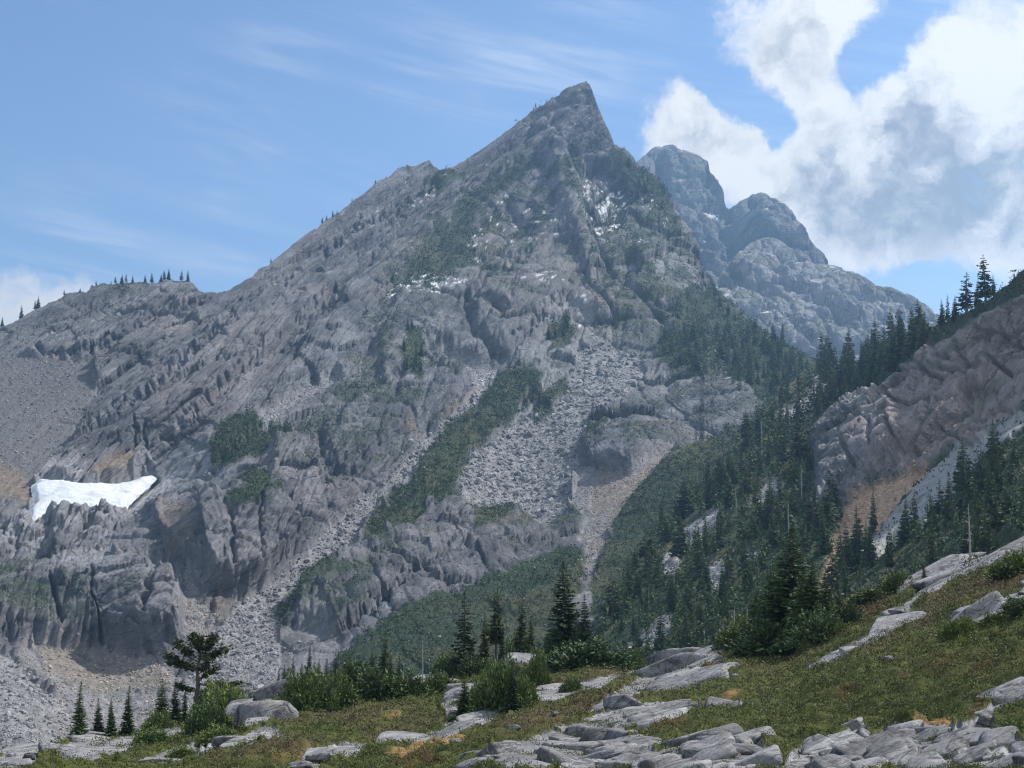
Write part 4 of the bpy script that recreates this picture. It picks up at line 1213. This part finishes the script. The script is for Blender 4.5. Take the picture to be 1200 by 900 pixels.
thicket('scrub', 'dark green scrub in strips and patches on the rock face', L1, [(p, area(p) / 9.0) for p, a in VEG if min(q[1] for q in p) > 110], 1, (2.2, 4.2), 31, keep=keep1)
thicket('scrub', 'scattered dark scrub on the ledges of the crags', L1, [(S('0,600 240,520 440,340 500,240 640,150 700,140 790,220 850,340 1000,440 900,600 640,640 400,720 230,760 0,760'), 70000)], 1, (1.4, 2.8), 41, keep=lambda u, v: np.clip(keep1(u, v) - .12, 0, .8))
thicket('undergrowth', 'dark undergrowth between the trees of the right hand slope', L2,
        [(S('640,840 690,760 720,690 765,630 850,535 955,425 1013,432 1087,383 1200,314 1480,130 1480,640 1200,640 1000,720 850,790 700,830'), 14000)], 1, (3.0, 6.5), 32,
        keep=lambda u, v: np.clip(L2.at(u, v, L2.veg), 0, 1))

# ------------------------------------------------------------------ heather: leaf tufts over the meadow
g = np.random.default_rng(5)
n = 75000
uu, vv_ = g.uniform(-230, 1440, n), 0
vtop = np.interp(uu, L3.us, L3.vt)
vv_ = vtop + (925 - vtop) * g.random(n)
pq = L3.at(uu, vv_)
tuft = (fbm(pq, 2.2, 3, 511) > .10) & (g.random(n) < .75)
ok = ((L3.at(uu, vv_, L3.rk) < .3) | tuft) & (g.random(n) < (925 - vtop) / 260.0) & (g.random(n) < 1 - .93 * np.clip(L3.at(uu, vv_, L3.tan) * 1.3, 0, 1))
uu, vv_ = uu[ok], vv_[ok]
un = g.uniform(-230, 1440, 5000)
vn = 925 + 300 * g.random(5000) ** 1.3
uu, vv_ = np.r_[uu, un], np.r_[vv_, vn]
p = L3.at(uu, vv_)
red, brn = L3.at(uu, vv_, L3.red), L3.at(uu, vv_, L3.brn)
r = p[:, 1]
sz = np.clip(r / F * g.uniform(2.6, 5.5, len(r)), .05, .45)
per = 16
N = len(p) * per
z = g.normal(size=(N, 3)) * np.repeat(sz, per)[:, None] * np.array([.75, .75, .42])
c = np.repeat(p, per, 0) + z
c[:, 2] += np.repeat(sz, per) * .35
dr = unit(g.normal(size=(N, 3)) * .8 + np.array([0, 0, .9]) + z / np.repeat(sz, per)[:, None] * .5)
ls = np.repeat(sz, per) * g.uniform(.35, .8, N)
V_, F_ = diamonds(c, dr, ls, ls * .34, g)
big = fbm(p, 6, 3, 501)
med = fbm(p, 1.6, 3, 502)
tone = np.repeat(np.clip(.42 + 1.0 * med + .45 * big + g.uniform(-.2, .2, len(p)) - .35 * brn, 0, 1), per) + g.uniform(-.12, .22, N) + z[:, 2] / np.repeat(sz, per) * .12
rd = np.repeat(np.clip(red * .6 * (g.random(len(p)) < .4) + .5 * (g.random(len(p)) < .03), 0, 1), per)
bn = np.repeat(np.clip(brn * .75 * (g.random(len(p)) < .7) + .4 * (g.random(len(p)) < .08), 0, .8), per)
link('heather', mesh('heather', V_, F_, heath_m, smooth=False, attrs={'tint': tint4(tone, 4, np.repeat(rd, 1), bn)}), kind='stuff',
     label='low olive heather with red and brown tufts covering the foreground slope')


# ------------------------------------------------------------------ trees
def put(kind, tr, cr, loc, H, rz, label, group, W=1.0, cat='tree', names=('trunk', 'crown'), tilt=0.0):
    e = bpy.data.objects.new(kind, None)
    sc.collection.objects.link(e)
    e.location = loc
    e.scale = (H * W, H * W, H)
    e.rotation_euler = (tilt, 0, rz)
    e['label'], e['category'] = label, cat
    if group:
        e['group'] = group
    for nm, me in zip(names, (tr, cr)):
        if me is not None:
            o = bpy.data.objects.new(nm, me)
            sc.collection.objects.link(o)
            o.parent = e
    return e


SPIRE = [conifer(600 + k, .125 + .02 * k, .02, 62, 9, 14, skirt=.3, gap=.05, lw=(.40, .22), prof=.8) for k in range(3)]
TALL = [conifer(620 + k, .115, .14 + .1 * k, 50, 7, 13, gap=.2, droop=.5, lw=(.42, .24), prof=.6, mat=hemlock_m) for k in range(3)]
BROAD = [conifer(640 + k, .27 + .03 * k, .0, 64, 12, 22, skirt=.15, gap=.04, droop=.3, lw=(.28, .13), prof=.85) for k in range(2)]
FIR = [conifer(660 + k, .15 + .02 * (k % 3), .04 + .05 * (k % 2), 38, 8, 9, gap=.08, lw=(.50, .34), prof=.8) for k in range(4)]
HEM = [conifer(680 + k, .15 + .02 * k, .18, 28, 6, 9, gap=.25, droop=.55, lw=(.50, .34), prof=.55, mat=hemlock_m) for k in range(3)]
SHR = [shrub(700 + k, 56, 70, mat=shrub_m, flat=.55) for k in range(3)]
SHD = [shrub(710 + k, 56, 70, mat=needle_m, flat=.62) for k in range(2)]
SHB = [shrub(720, 30, 40, mat=bright_m, flat=.6)]


def fg(u, v):
    return L3.at(np.array([u]), np.array([v]))[0]


# u, v of the foot, height as seen, form, girth, label
FT = [(93, 872, 70, SPIRE[0], 1.0, 'dark slim fir standing leftmost at the meadow edge above a long pale slab'),
      (115, 869, 46, SPIRE[1], .9, 'short dark fir just right of the leftmost slim fir'),
      (130, 869, 45, SPIRE[2], .8, 'second short dark fir from the leftmost slim fir'),
      (150, 867, 56, SPIRE[0], 1.05, 'right hand fir of the four at the far left edge of the meadow'),
      (190, 852, 58, SPIRE[1], 1.0, 'dark fir left of the gnarled flat-topped tree'),
      (205, 849, 50, SPIRE[2], .8, 'narrow fir between the gnarled tree and its taller left neighbour'),
      (216, 845, 40, SPIRE[0], .9, 'small fir pressed against the foot of the gnarled tree'),
      (242, 838, 46, SPIRE[1], .7, 'narrow fir right behind the trunk of the gnarled tree'),
      (258, 834, 34, SPIRE[2], 1.0, 'small fir rising from the green shrubs right of the gnarled tree'),
      (343, 813, 32, SPIRE[0], .9, 'small fir at the left end of the middle thicket'),
      (362, 811, 48, SPIRE[1], .7, 'tallest narrow spire on the left half of the middle thicket'),
      (374, 811, 31, SPIRE[2], .9, 'little fir right of the narrow spire in the middle thicket'),
      (393, 813, 44, TALL[0], .9, 'olive conifer with a thin top in the centre of the middle thicket'),
      (403, 813, 38, TALL[1], .9, 'sparse olive conifer beside the thin-topped one in the middle thicket'),
      (420, 806, 30, SPIRE[0], 1.1, 'stubby fir in the right part of the middle thicket'),
      (436, 804, 38, SPIRE[1], .9, 'dark fir near the right end of the middle thicket'),
      (450, 803, 52, SPIRE[2], .8, 'taller dark fir at the right end of the middle thicket'),
      (458, 806, 34, SPIRE[0], .8, 'last small fir at the right end of the middle thicket'),
      (334, 826, 30, SPIRE[2], 1.3, 'light fir at the very left of the middle thicket beside the tall boulder'),
      (352, 830, 40, SPIRE[1], 1.3, 'leafy fir in the front left part of the middle thicket'),
      (383, 828, 44, SPIRE[0], 1.3, 'bushy fir in the front centre of the middle thicket'),
      (411, 828, 46, SPIRE[2], 1.4, 'broad little fir at the front of the middle thicket, below the olive pair'),
      (428, 822, 36, SPIRE[1], 1.5, 'squat fir at the front right of the middle thicket'),
      (468, 816, 34, SPIRE[0], 1.3, 'rightmost squat fir in front of the middle thicket'),
      (577, 842, 52, SPIRE[1], 1.4, 'pointed fir growing in the left half of the dense dark thicket'),
      (600, 842, 58, SPIRE[0], 1.4, 'pointed fir growing in the right half of the dense dark thicket'),
      (628, 812, 44, SPIRE[2], 1.2, 'pale pointed fir between the dense dark thicket and the central spires'),
      (553, 780, 40, SPIRE[1], 1.2, 'small fir at the foot of the leftmost tall hemlock'),
      (700, 786, 42, SPIRE[0], 1.4, 'bushy fir at the right foot of the central spires'),
      (648, 786, 48, SPIRE[1], 1.4, 'bushy fir at the left foot of the central spires'),
      (270, 842, 34, SPIRE[0], 1.4, 'squat fir between the gnarled tree and the tall grey boulder'),
      (236, 846, 36, SPIRE[2], 1.3, 'squat fir at the right foot of the gnarled tree'),
      (543, 776, 99, TALL[0], 1.15, 'tall olive hemlock with a bare lower trunk, leftmost of the slim row'),
      (567, 779, 72, TALL[1], 1.15, 'ragged mid-height hemlock second in the slim row'),
      (582, 780, 95, TALL[2], .95, 'tall narrow hemlock in the middle of the slim row'),
      (588, 781, 52, SPIRE[0], .7, 'short pencil-shaped fir in front of the slim row'),
      (611, 765, 70, TALL[1], .9, 'slender hemlock standing behind the angular pale boulder'),
      (622, 765, 50, TALL[2], .9, 'shorter hemlock right of the slender one behind the angular boulder'),
      (664, 784, 124, SPIRE[2], 1.5, 'tallest dark spire fir at the centre of the meadow crest'),
      (685, 784, 86, BROAD[0], .6, 'dark fir leaning on the right side of the tallest central spire'),
      (676, 785, 70, SPIRE[1], 1.1, 'small dark fir filling the gap between the two central spires'),
      (727, 772, 24, SPIRE[0], 1.0, 'tiny fir poking out of the low shrubs right of the central spires'),
      (544, 850, 50, SPIRE[2], 1.5, 'small dark bushy fir beside the slanted grey boulder'),
      (928, 764, 145, BROAD[0], 1.3, 'largest broad dark fir of the clump on the right'),
      (952, 760, 100, BROAD[1], 1.1, 'second fir of the right clump, just right of the tallest'),
      (969, 752, 74, BROAD[0], .95, 'small fir on the right edge of the big clump'),
      (908, 762, 96, BROAD[1], 1.2, 'fir on the left shoulder of the big clump'),
      (889, 760, 62, BROAD[0], 1.1, 'low fir on the left edge of the big clump'),
      (938, 766, 88, BROAD[1], 1.0, 'front fir of the big clump with a broad skirt'),
      (984, 738, 48, BROAD[1], .6, 'smallest fir at the right end of the big clump'),
      (1083, 688, 24, SPIRE[0], 1.1, 'tiny lone fir on the pale rib of rock at right')]
for k, (u, v, h, (tr, cr), w, lab) in enumerate(FT):
    q = fg(u, v)
    H = h * q[1] / F * (1.22 if 330 < u < 475 else 1.0)
    put('conifer_tree', tr, cr, q - np.array([0, 0, .03 * H]), H, k * 1.9, lab, 'conifers along the meadow crest', W=w * (1.3 if u < 262 else 1.0))

# wide, height as seen
FS = [(433, 826, 92, 46, SHR[0], 'wide light green thicket below the little firs at left of centre'), (360, 838, 74, 52, SHR[1], 'light green thicket right of the tall grey boulder'),
      (392, 834, 60, 44, SHR[2], 'light green thicket between two wider thickets at left'), (478, 822, 58, 34, SHR[1], 'green bush at the right end of the left thicket'),
      (515, 816, 44, 26, SHR[2], 'low green bush right of the flat pale rock'), (263, 838, 66, 42, SHR[0], 'green thicket behind the tall grey boulder'),
      (243, 862, 52, 36, SHD[0], 'dark green bush below the gnarled tree'), (178, 878, 44, 18, SHD[1], 'low dark bush on the long pale slab at left'),
      (213, 892, 36, 16, SHR[2], 'small bush between two slabs on the bottom edge at left'), (186, 854, 40, 22, SHR[1], 'green bush at the foot of the firs left of the gnarled tree'), (255, 878, 46, 22, SHR[0], 'bright bush above the arched white slab'),
      (590, 842, 66, 62, SHD[0], 'dense dark green thicket in front of the angular boulder'), (570, 842, 46, 48, SHR[2], 'green bush left of the dense dark thicket'), (630, 812, 32, 42, SHR[1], 'upright pale green bush below the central spires'), (610, 835, 44, 36, SHR[0], 'light green bush right of the dense dark thicket'),
      (530, 788, 50, 30, SHD[1], 'dark bush under the leftmost tall hemlock'), (562, 792, 56, 26, SHR[0], 'low green bush under the slim row of hemlocks'), (517, 797, 34, 18, SHR[2], 'small bright bush left of the slim row'), (610, 768, 40, 24, SHD[0], 'bush behind the angular pale boulder'),
      (690, 787, 110, 34, SHD[0], 'wide dark skirt of shrubs under the central spires'), (730, 788, 58, 28, SHR[0], 'green bush tailing off right of the central spires'), (650, 787, 44, 30, SHD[1], 'dark bush at the left foot of the central spires'),
      (866, 764, 56, 38, SHR[1], 'green bush at the left foot of the big fir clump'), (905, 772, 100, 44, SHD[0], 'dark shrub mass in front of the big fir clump'), (962, 760, 74, 40, SHD[1], 'dark shrub at the right foot of the big fir clump'), (990, 740, 48, 30, SHR[0], 'lighter shrub right of the big fir clump'),
      (1025, 706, 60, 18, SHR[1], 'low pale shrub on the crest right of the big clump'), (1053, 697, 46, 24, SHR[2], 'green shrub just left of the long rock rib'), (1123, 757, 46, 28, SHR[0], 'green shrub in the heather below the right hand slab'), (1129, 767, 24, 17, SHB[0], 'bright yellow green fern-like plant in the heather'),
      (1188, 678, 60, 30, SHR[2], 'green shrub on the heather below the top right slab'), (1168, 738, 40, 18, SHR[1], 'small green shrub under the short slab at the right edge'), (1195, 730, 44, 20, SHR[0], 'green shrub at the right edge beside the short slab'), (945, 772, 20, 13, SHB[0], 'small yellow green plant at the foot of the big clump'),
      (1190, 872, 60, 26, SHR[1], 'mossy green shrub on the bottom right rocks'), (985, 752, 14, 12, SHB[0], 'tiny pale yellow plant right of the big clump'), (670, 815, 30, 16, SHR[1], 'low bush in front of the central spires'), (603, 862, 20, 9, SHB[0], 'tiny bright plant beside the central slab')]
for k, (u, v, w, h, (stm, fol), lab) in enumerate(FS):
    q = fg(u, v)
    s = w * q[1] / F
    e = put('shrub', stm, fol, q - np.array([0, 0, .05 * s]), s, k * 2.3, lab, 'shrubs in the meadow', cat='shrub', names=('stem', 'foliage'))
    e.scale[2] = s * h / w * 1.6


# the gnarled flat-topped tree
def gnarled():
    g = np.random.default_rng(77)
    tp = np.array([[0, 0, -.03], [.01, 0, .2], [.03, .02, .42], [.02, 0, .6], [.05, .02, .78], [.03, 0, .93]])
    parts = [tube(tp, np.array([.040, .032, .026, .022, .015, .005]), 9)]
    limbs = [((.02, 0, .60), (-.52, .05, .76), .8), ((.03, 0, .70), (-.30, -.1, .93), .7), ((.04, 0, .78), (.30, .05, .97), .8), ((.03, 0, .74), (.52, -.06, .84), .9), ((.02, 0, .5), (.34, .1, .60), .5), ((.02, 0, .44), (.78, -.05, .42), .9),
             ((.03, .0, .62), (-.22, .2, .62), .5), ((.03, 0, .36), (-.26, -.1, .40), .5), ((.04, 0, .82), (-.1, .1, 1.0), .6), ((.04, 0, .84), (.1, -.12, .99), .6), ((.02, 0, .55), (.30, -.2, .72), .5), ((.02, 0, .33), (.25, .12, .30), .4), ((.02, 0, .66), (-.42, -.12, .68), .5)]
    C, D, L, T = [], [], [], []
    for a, b, fat in limbs:
        a, b = np.array(a), np.array(b) * np.array([.66, .9, 1])
        mid = (a + b) / 2 + np.array([0, 0, -.05])
        parts.append(tube(np.array([a, mid, b]), np.array([.018, .012, .004]) * fat, 6))
        m = int(520 * fat)
        s = g.uniform(.35, 1.12, m)
        p = (1 - s)[:, None] ** 2 * a + (2 * s * (1 - s))[:, None] * mid + (s ** 2)[:, None] * b
        p += g.normal(size=(m, 3)) * np.array([.042, .04, .016]) * (.5 + .6 * fat)
        p[:, 2] += .015
        C.append(p)
        D.append(unit(g.normal(size=(m, 3)) * np.array([1, 1, .35]) + np.array([0, 0, .25]) + unit(b - a) * .5))
        L.append(g.uniform(.03, .068, m))
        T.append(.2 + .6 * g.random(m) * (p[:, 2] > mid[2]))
    C, D, L, T = map(np.concatenate, (C, D, L, T))
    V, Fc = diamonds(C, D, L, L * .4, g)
    return mesh('trunk', *merge(parts), bark_m), mesh('crown', V, Fc, flat_m, smooth=False, attrs={'tint': tint4(T)})


q = fg(228, 842)
tr, cr = gnarled()
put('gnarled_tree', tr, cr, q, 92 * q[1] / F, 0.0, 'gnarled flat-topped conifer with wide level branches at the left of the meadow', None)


def snag(seed, nb, spread):
    g = np.random.default_rng(seed)
    parts = [tube(np.array([[0, 0, -.02], [.01, 0, .3], [-.008, 0, .65], [.006, 0, 1.0]]), np.array([.026, .021, .013, .003]), 7)]
    br = []
    for k in range(nb):
        z = g.uniform(.25, .92)
        a = g.uniform(0, 6.28)
        l = spread * (1.1 - z) * g.uniform(.5, 1.2)
        o = np.array([math.cos(a), math.sin(a), 0])
        b0 = np.array([0, 0, z])
        br.append(tube(np.array([b0, b0 + o * l * .5 + np.array([0, 0, .02]), b0 + o * l + np.array([0, 0, g.uniform(-.08, .05)])]), np.array([.006, .004, .0015]), 4))
    return mesh('trunk', *parts[0], dead_m), [mesh('branch', *b, dead_m) for b in br]


s1, s2, s3 = snag(1, 14, .22), snag(2, 10, .1), snag(3, 16, .7)
for (u, v, h, s, W, L, lab) in [(1137, 662, 66, s1, .8, L3, 'bleached silver snag standing behind the long rib at right'), (495, 806, 62, s2, .5, L3, 'thin bare grey snag left of the slim row of hemlocks'),
                                (861, 745, 34, s3, 1.3, L3, 'bleached spreading dead branches left of the big fir clump'), (848, 752, 22, s3, 1.0, L3, 'small dead grey twigs beside the crest outcrop'), (876, 740, 30, s2, 1.6, L3, 'pale dead stem just left of the big fir clump')]:
    q = fg(u, v)
    e = put('dead_tree', s[0], None, q, h * q[1] / F, u * .7, lab, None, W=W)
    for b in s[1]:
        link('branch', b, e)


for (u, v, h) in [(893, 535, 46), (838, 640, 40), (790, 690, 38), (925, 640, 52), (862, 600, 34), (760, 720, 34), (905, 700, 42), (940, 585, 40)]:
    q = L2.at(np.array([u]), np.array([v]))[0]
    e = put('dead_tree', s2[0], None, q, h * q[1] / F, u * .7, 'thin dead grey trunk among the dark conifers of the forest slope', 'dead trunks in the forest slope', W=.8)
    for b in s2[1]:
        link('branch', b, e)


def spread(poly, n, mind, seed, ok=None):
    g = np.random.default_rng(seed)
    out = []
    for q in inpoly(n * 14, poly, seed):
        if ok is not None and not ok(q[0], q[1], g):
            continue
        if all((q[0] - p[0]) ** 2 + ((q[1] - p[1]) * .8) ** 2 > mind * mind for p in out):
            out.append(q)
            if len(out) >= n:
                break
    return out


def okveg(u, v, g):
    return float(L2.at(np.array([u]), np.array([v]), L2.veg)[0]) > .55


FORESTS = [(L2, S('705,745 720,700 765,640 850,545 905,480 950,450 950,530 955,590 990,600 975,650 900,740 840,790 740,800'), 120, 9, (24, 60), FIR + HEM, 'dark conifer in the dense shaded forest left of the pinkish cliff', 'trees of the dense forest slope', okveg),
           (L2, S('960,428 1000,432 1050,404 1087,385 1085,408 1045,440 1020,458 985,482 960,500 948,470'), 44, 7, (34, 56), FIR + HEM, 'dark conifer in the grove on the crest above the pinkish cliff', 'trees of the grove on the spur crest', okveg),
           (L2, S('1085,600 1110,585 1150,545 1200,505 1290,460 1290,640 1200,640 1130,660 1080,675 1040,690 1040,650'), 40, 11, (38, 66), FIR + HEM, 'conifer in the wood right of the pale slab, behind the long rib', 'trees of the wood beside the pale slab', okveg),
           (L2, S('985,640 1040,610 1040,700 1000,705 970,690'), 7, 9, (50, 66), FIR + HEM[:2], 'slim conifer standing in front of the tan rubble fan', 'trees before the tan rubble fan', None),
           (L1, S('795,385 850,385 870,380 900,398 940,420 960,440 900,470 860,455 850,415 815,435 800,440 775,400'), 44, 7.5, (17, 34), FIR, 'conifer in the wooded saddle below the right ridge of the main peak', 'trees of the wooded saddle', None),
           (L1, S('722,195 740,195 775,220 795,255 805,300 835,335 870,378 850,375 815,330 785,290 760,250'), 26, 6, (9, 17), FIR, 'small conifer clinging to the right ridge of the main peak', 'trees on the right ridge of the main peak', None),
           (L1, S('640,400 660,372 670,385 655,407'), 4, 5, (16, 24), FIR, 'small dark conifer at the head of the pale boulder field', 'trees at the head of the boulder field', None),
           (L1, S('467,437 470,400 497,390 493,440'), 9, 5, (14, 24), FIR, 'dark conifer in the patch under the upper left wall', 'trees under the upper left wall', None)]
for fi, (L, poly, n, mind, hr, kinds, lab, grp, ok) in enumerate(FORESTS):
    g = np.random.default_rng(900 + fi)
    for (u, v) in spread(poly, n, mind, 910 + fi, ok):
        q = L.at(np.array([u]), np.array([v]))[0]
        H = g.uniform(*hr) * q[1] / F
        tr, cr = kinds[g.integers(len(kinds))]
        put('conifer_tree', tr, cr, q - np.array([0, 0, .04 * H]), H, g.uniform(0, 6.28), lab, grp, W=g.choice([.7, .85, 1.0, 1.15, 1.4]) * g.uniform(.9, 1.1), tilt=g.normal() * .035)

def woods(name, label, L, poly, n, hr, seed, ok=None):
    """the rest of the wood, far too many to tell apart: one mass of small spires"""
    g = np.random.default_rng(seed)
    uv = [q for q in inpoly(n, poly, seed) if ok is None or ok(q[0], q[1], g)]
    Cs, Ds, Ls, Ts = [], [], [], []
    for (u, v) in uv:
        q = L.at(np.array([u]), np.array([v]))[0]
        H = g.uniform(*hr) * q[1] / F
        m = 150
        z = g.random(m) ** 1.25
        rr = H * .17 * (1 - z) ** .8 * np.sqrt(g.random(m)) * (1 + .35 * np.sin(z * 60)) + .01
        a = g.uniform(0, 6.28, m)
        Cs.append(q + np.stack([rr * np.cos(a), rr * np.sin(a), z * H], -1))
        Ds.append(unit(np.stack([np.cos(a), np.sin(a), g.uniform(-.8, .2, m)], -1)))
        Ls.append(H * (.035 + .10 * (1 - z)) * g.uniform(.7, 1.3, m))
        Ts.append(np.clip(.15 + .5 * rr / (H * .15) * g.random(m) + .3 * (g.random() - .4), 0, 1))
    C, D, Ln, T = map(np.concatenate, (Cs, Ds, Ls, Ts))
    V, Fc = diamonds(C, D, Ln, Ln * .6, g)
    link(name, mesh(name, V, Fc, needle_m, smooth=False, attrs={'tint': tint4(T)}), kind='stuff', label=label)


woods('woods', 'smaller trees filling the dark forest slope', L2, FORESTS[0][1], 330, (18, 40), 951, okveg)
woods('woods', 'small trees filling the wood beside the pale slab', L2, FORESTS[2][1], 110, (18, 40), 952, okveg)
woods('woods', 'small trees filling the crest grove', L2, FORESTS[1][1], 70, (18, 36), 953, okveg)
woods('woods', 'small trees filling the wooded saddle', L1, FORESTS[4][1], 120, (10, 24), 954)
woods('woods', 'small trees in the long thicket strip', L1, VEG[0][0], 90, (7, 15), 955)
woods('woods', 'small trees in the thicket on the left crag', L1, VEG[6][0], 50, (7, 15), 956)

# trees that stand out one by one
ONE = [(L2, 1133, 366, 50, HEM[0], 1.5, 'broad ragged hemlock on the right hand crest, left of the tallest one'), (L2, 1155, 354, 60, HEM[1], 1.0, 'tallest ragged hemlock on the right hand crest against the sky'), (L2, 1147, 358, 36, FIR[0], .9, 'dense fir between the two ragged hemlocks on the crest'),
       (L2, 1165, 347, 26, FIR[1], .9, 'small fir right of the tallest hemlock on the crest'), (L2, 1120, 374, 30, FIR[2], 1.1, 'short dense fir left of the ragged hemlocks on the crest'), (L2, 1104, 382, 34, FIR[3], 1.1, 'dark fir at the right end of the crest grove'), (L2, 1111, 378, 36, HEM[2], .5, 'thin bare-topped spire beside the short dense fir on the crest'),
       (L2, 1189, 330, 14, FIR[0], .7, 'small spire at the right edge of the crest'), (L2, 1194, 326, 12, FIR[1], .7, 'smallest spire at the right edge of the crest'), (L2, 1072, 625, 50, HEM[1], .9, 'ragged conifer growing on the lower edge of the pale slab'), (L2, 1092, 616, 40, FIR[0], .8, 'slim dark fir on the pale slab'), (L2, 1115, 616, 64, HEM[0], .9, 'tall ragged hemlock in front of the pale slab'),
       (L2, 1131, 590, 66, FIR[2], .85, 'tall dark fir crossing the pale slab'), (L2, 1170, 556, 60, HEM[2], .95, 'tall hemlock at the top of the wood beside the pale slab'), (L2, 1005, 664, 66, FIR[1], .8, 'slim dark fir in the middle of the tan rubble'), (L2, 1021, 664, 56, FIR[3], .9, 'dark fir at the right edge of the tan rubble')]
SKY = [(25, 372, 17), (45, 362, 16), (41, 363, 12), (3, 383, 12), (135, 331, 9), (143, 330, 13), (148, 330, 12), (155, 331, 11), (170, 330, 11), (178, 329, 13), (189, 329, 10), (193, 329, 14), (197, 329, 15), (212, 329, 15), (220, 330, 15), (113, 334, 7), (75, 348, 7), (94, 345, 6), (318, 309, 7), (377, 263, 8), (383, 259, 8), (390, 254, 9), (395, 251, 6), (412, 240, 5), (440, 216, 5), (628, 126, 6), (632, 124, 5), (640, 121, 5), (625, 129, 5)]
for (L, u, v, h, (tr, cr), w, lab) in ONE:
    q = L.at(np.array([u]), np.array([v]))[0]
    H = h * q[1] / F
    put('conifer_tree', tr, cr, q - np.array([0, 0, .04 * H]), H, u * 1.3, lab, None, W=w)
for k, (u, v, h) in enumerate(SKY):
    i = int(np.argmin(np.abs(L1.us - u)))
    q = L1.P[-1, i].copy()
    H = h * q[1] / F
    tr, cr = (FIR + HEM)[(k * 3) % 7]
    lab, grp = (('small dark conifer on the skyline of the left knoll', 'trees on the left knoll skyline') if u < 250 else ('tiny conifer on the skyline of the long left ridge', 'trees on the left ridge skyline') if u < 500 else ('tiny conifer on the notched skyline just left of the summit', 'trees left of the summit'))
    put('conifer_tree', tr, cr, q - np.array([0, 0, .06 * H]), H, k * 1.7, lab, grp, W=1.05)


# ------------------------------------------------------------------ loose boulders
def boulder(seed, sub=3):
    v, f = icosa()
    for _ in range(sub):
        mids = {}
        vl = [tuple(x) for x in v]
        nf = []

        def mid(a, b):
            k = (min(a, b), max(a, b))
            if k not in mids:
                mids[k] = len(vl)
                vl.append(tuple(unit((np.array(vl[a]) + np.array(vl[b])) / 2)))
            return mids[k]
        for a, b, c in f:
            x, y, z_ = mid(a, b), mid(b, c), mid(c, a)
            nf += [(a, x, z_), (b, y, x), (c, z_, y), (x, y, z_)]
        v, f = np.array(vl), np.array(nf)
    g = np.random.default_rng(seed)
    r = np.ones(len(v))
    for _ in range(9):
        n_ = unit(g.normal(size=3))
        h = g.uniform(.62, .9)
        dn = v @ n_
        r = np.minimum(r, np.where(dn > .05, h / np.maximum(dn, .05), 9))
    r = r * (1 + .05 * fbm(v * 1.0 + seed, .5, 3, seed))
    V = v * r[:, None] * np.array([1, .8, .6])
    z4 = np.zeros((len(V), 4), np.float32)
    return mesh('boulder', V, f, slab_m, attrs={'ma': z4, 'mb': z4})


BL = [boulder(k) for k in range(4)]
BO = [(364, 876, 20, 'grey boulder alone in brown grass right of the arched slab'), (845, 793, 24, 'white boulder at the foot of the crest outcrop'), (862, 796, 18, 'smaller white boulder right of the one below the crest outcrop'), (833, 800, 20, 'flat white boulder left of the two below the crest outcrop'),
      (808, 843, 30, 'smooth pale boulder at the right end of the broken grey slab'), (975, 858, 12, 'small pale stone in the heather above the bottom right rocks'), (1042, 782, 14, 'flat pale stone in the heather below the rib'), (1130, 705, 9, 'little white stone in the heather below the upper rib'),
      (603, 868, 20, 'small dark-edged pale stone below the central slab'), (560, 868, 16, 'tiny pale stone left of the small central stone'), (295, 884, 12, 'small white stone in front of the arched slab'), (310, 892, 14, 'pale stone nearest the bottom edge at left'), (535, 885, 18, 'pale flat stone beside the tan grass patch'), (650, 851, 14, 'pale stone in brown heather at centre'), (1060, 855, 10, 'tiny stone near the orange moss at right'), (690, 702, 0, '')]
for k, (u, v, w, lab) in enumerate(BO):
    if not w:
        continue
    q = fg(u, v)
    o = link('boulder', BL[k % 4], label=lab, cat='boulder', group='loose boulders in the meadow')
    o.location = q
    s = w * q[1] / F * .55
    o.scale = (s, s, s)
    o.rotation_euler = (.2, .1, k * 1.1)
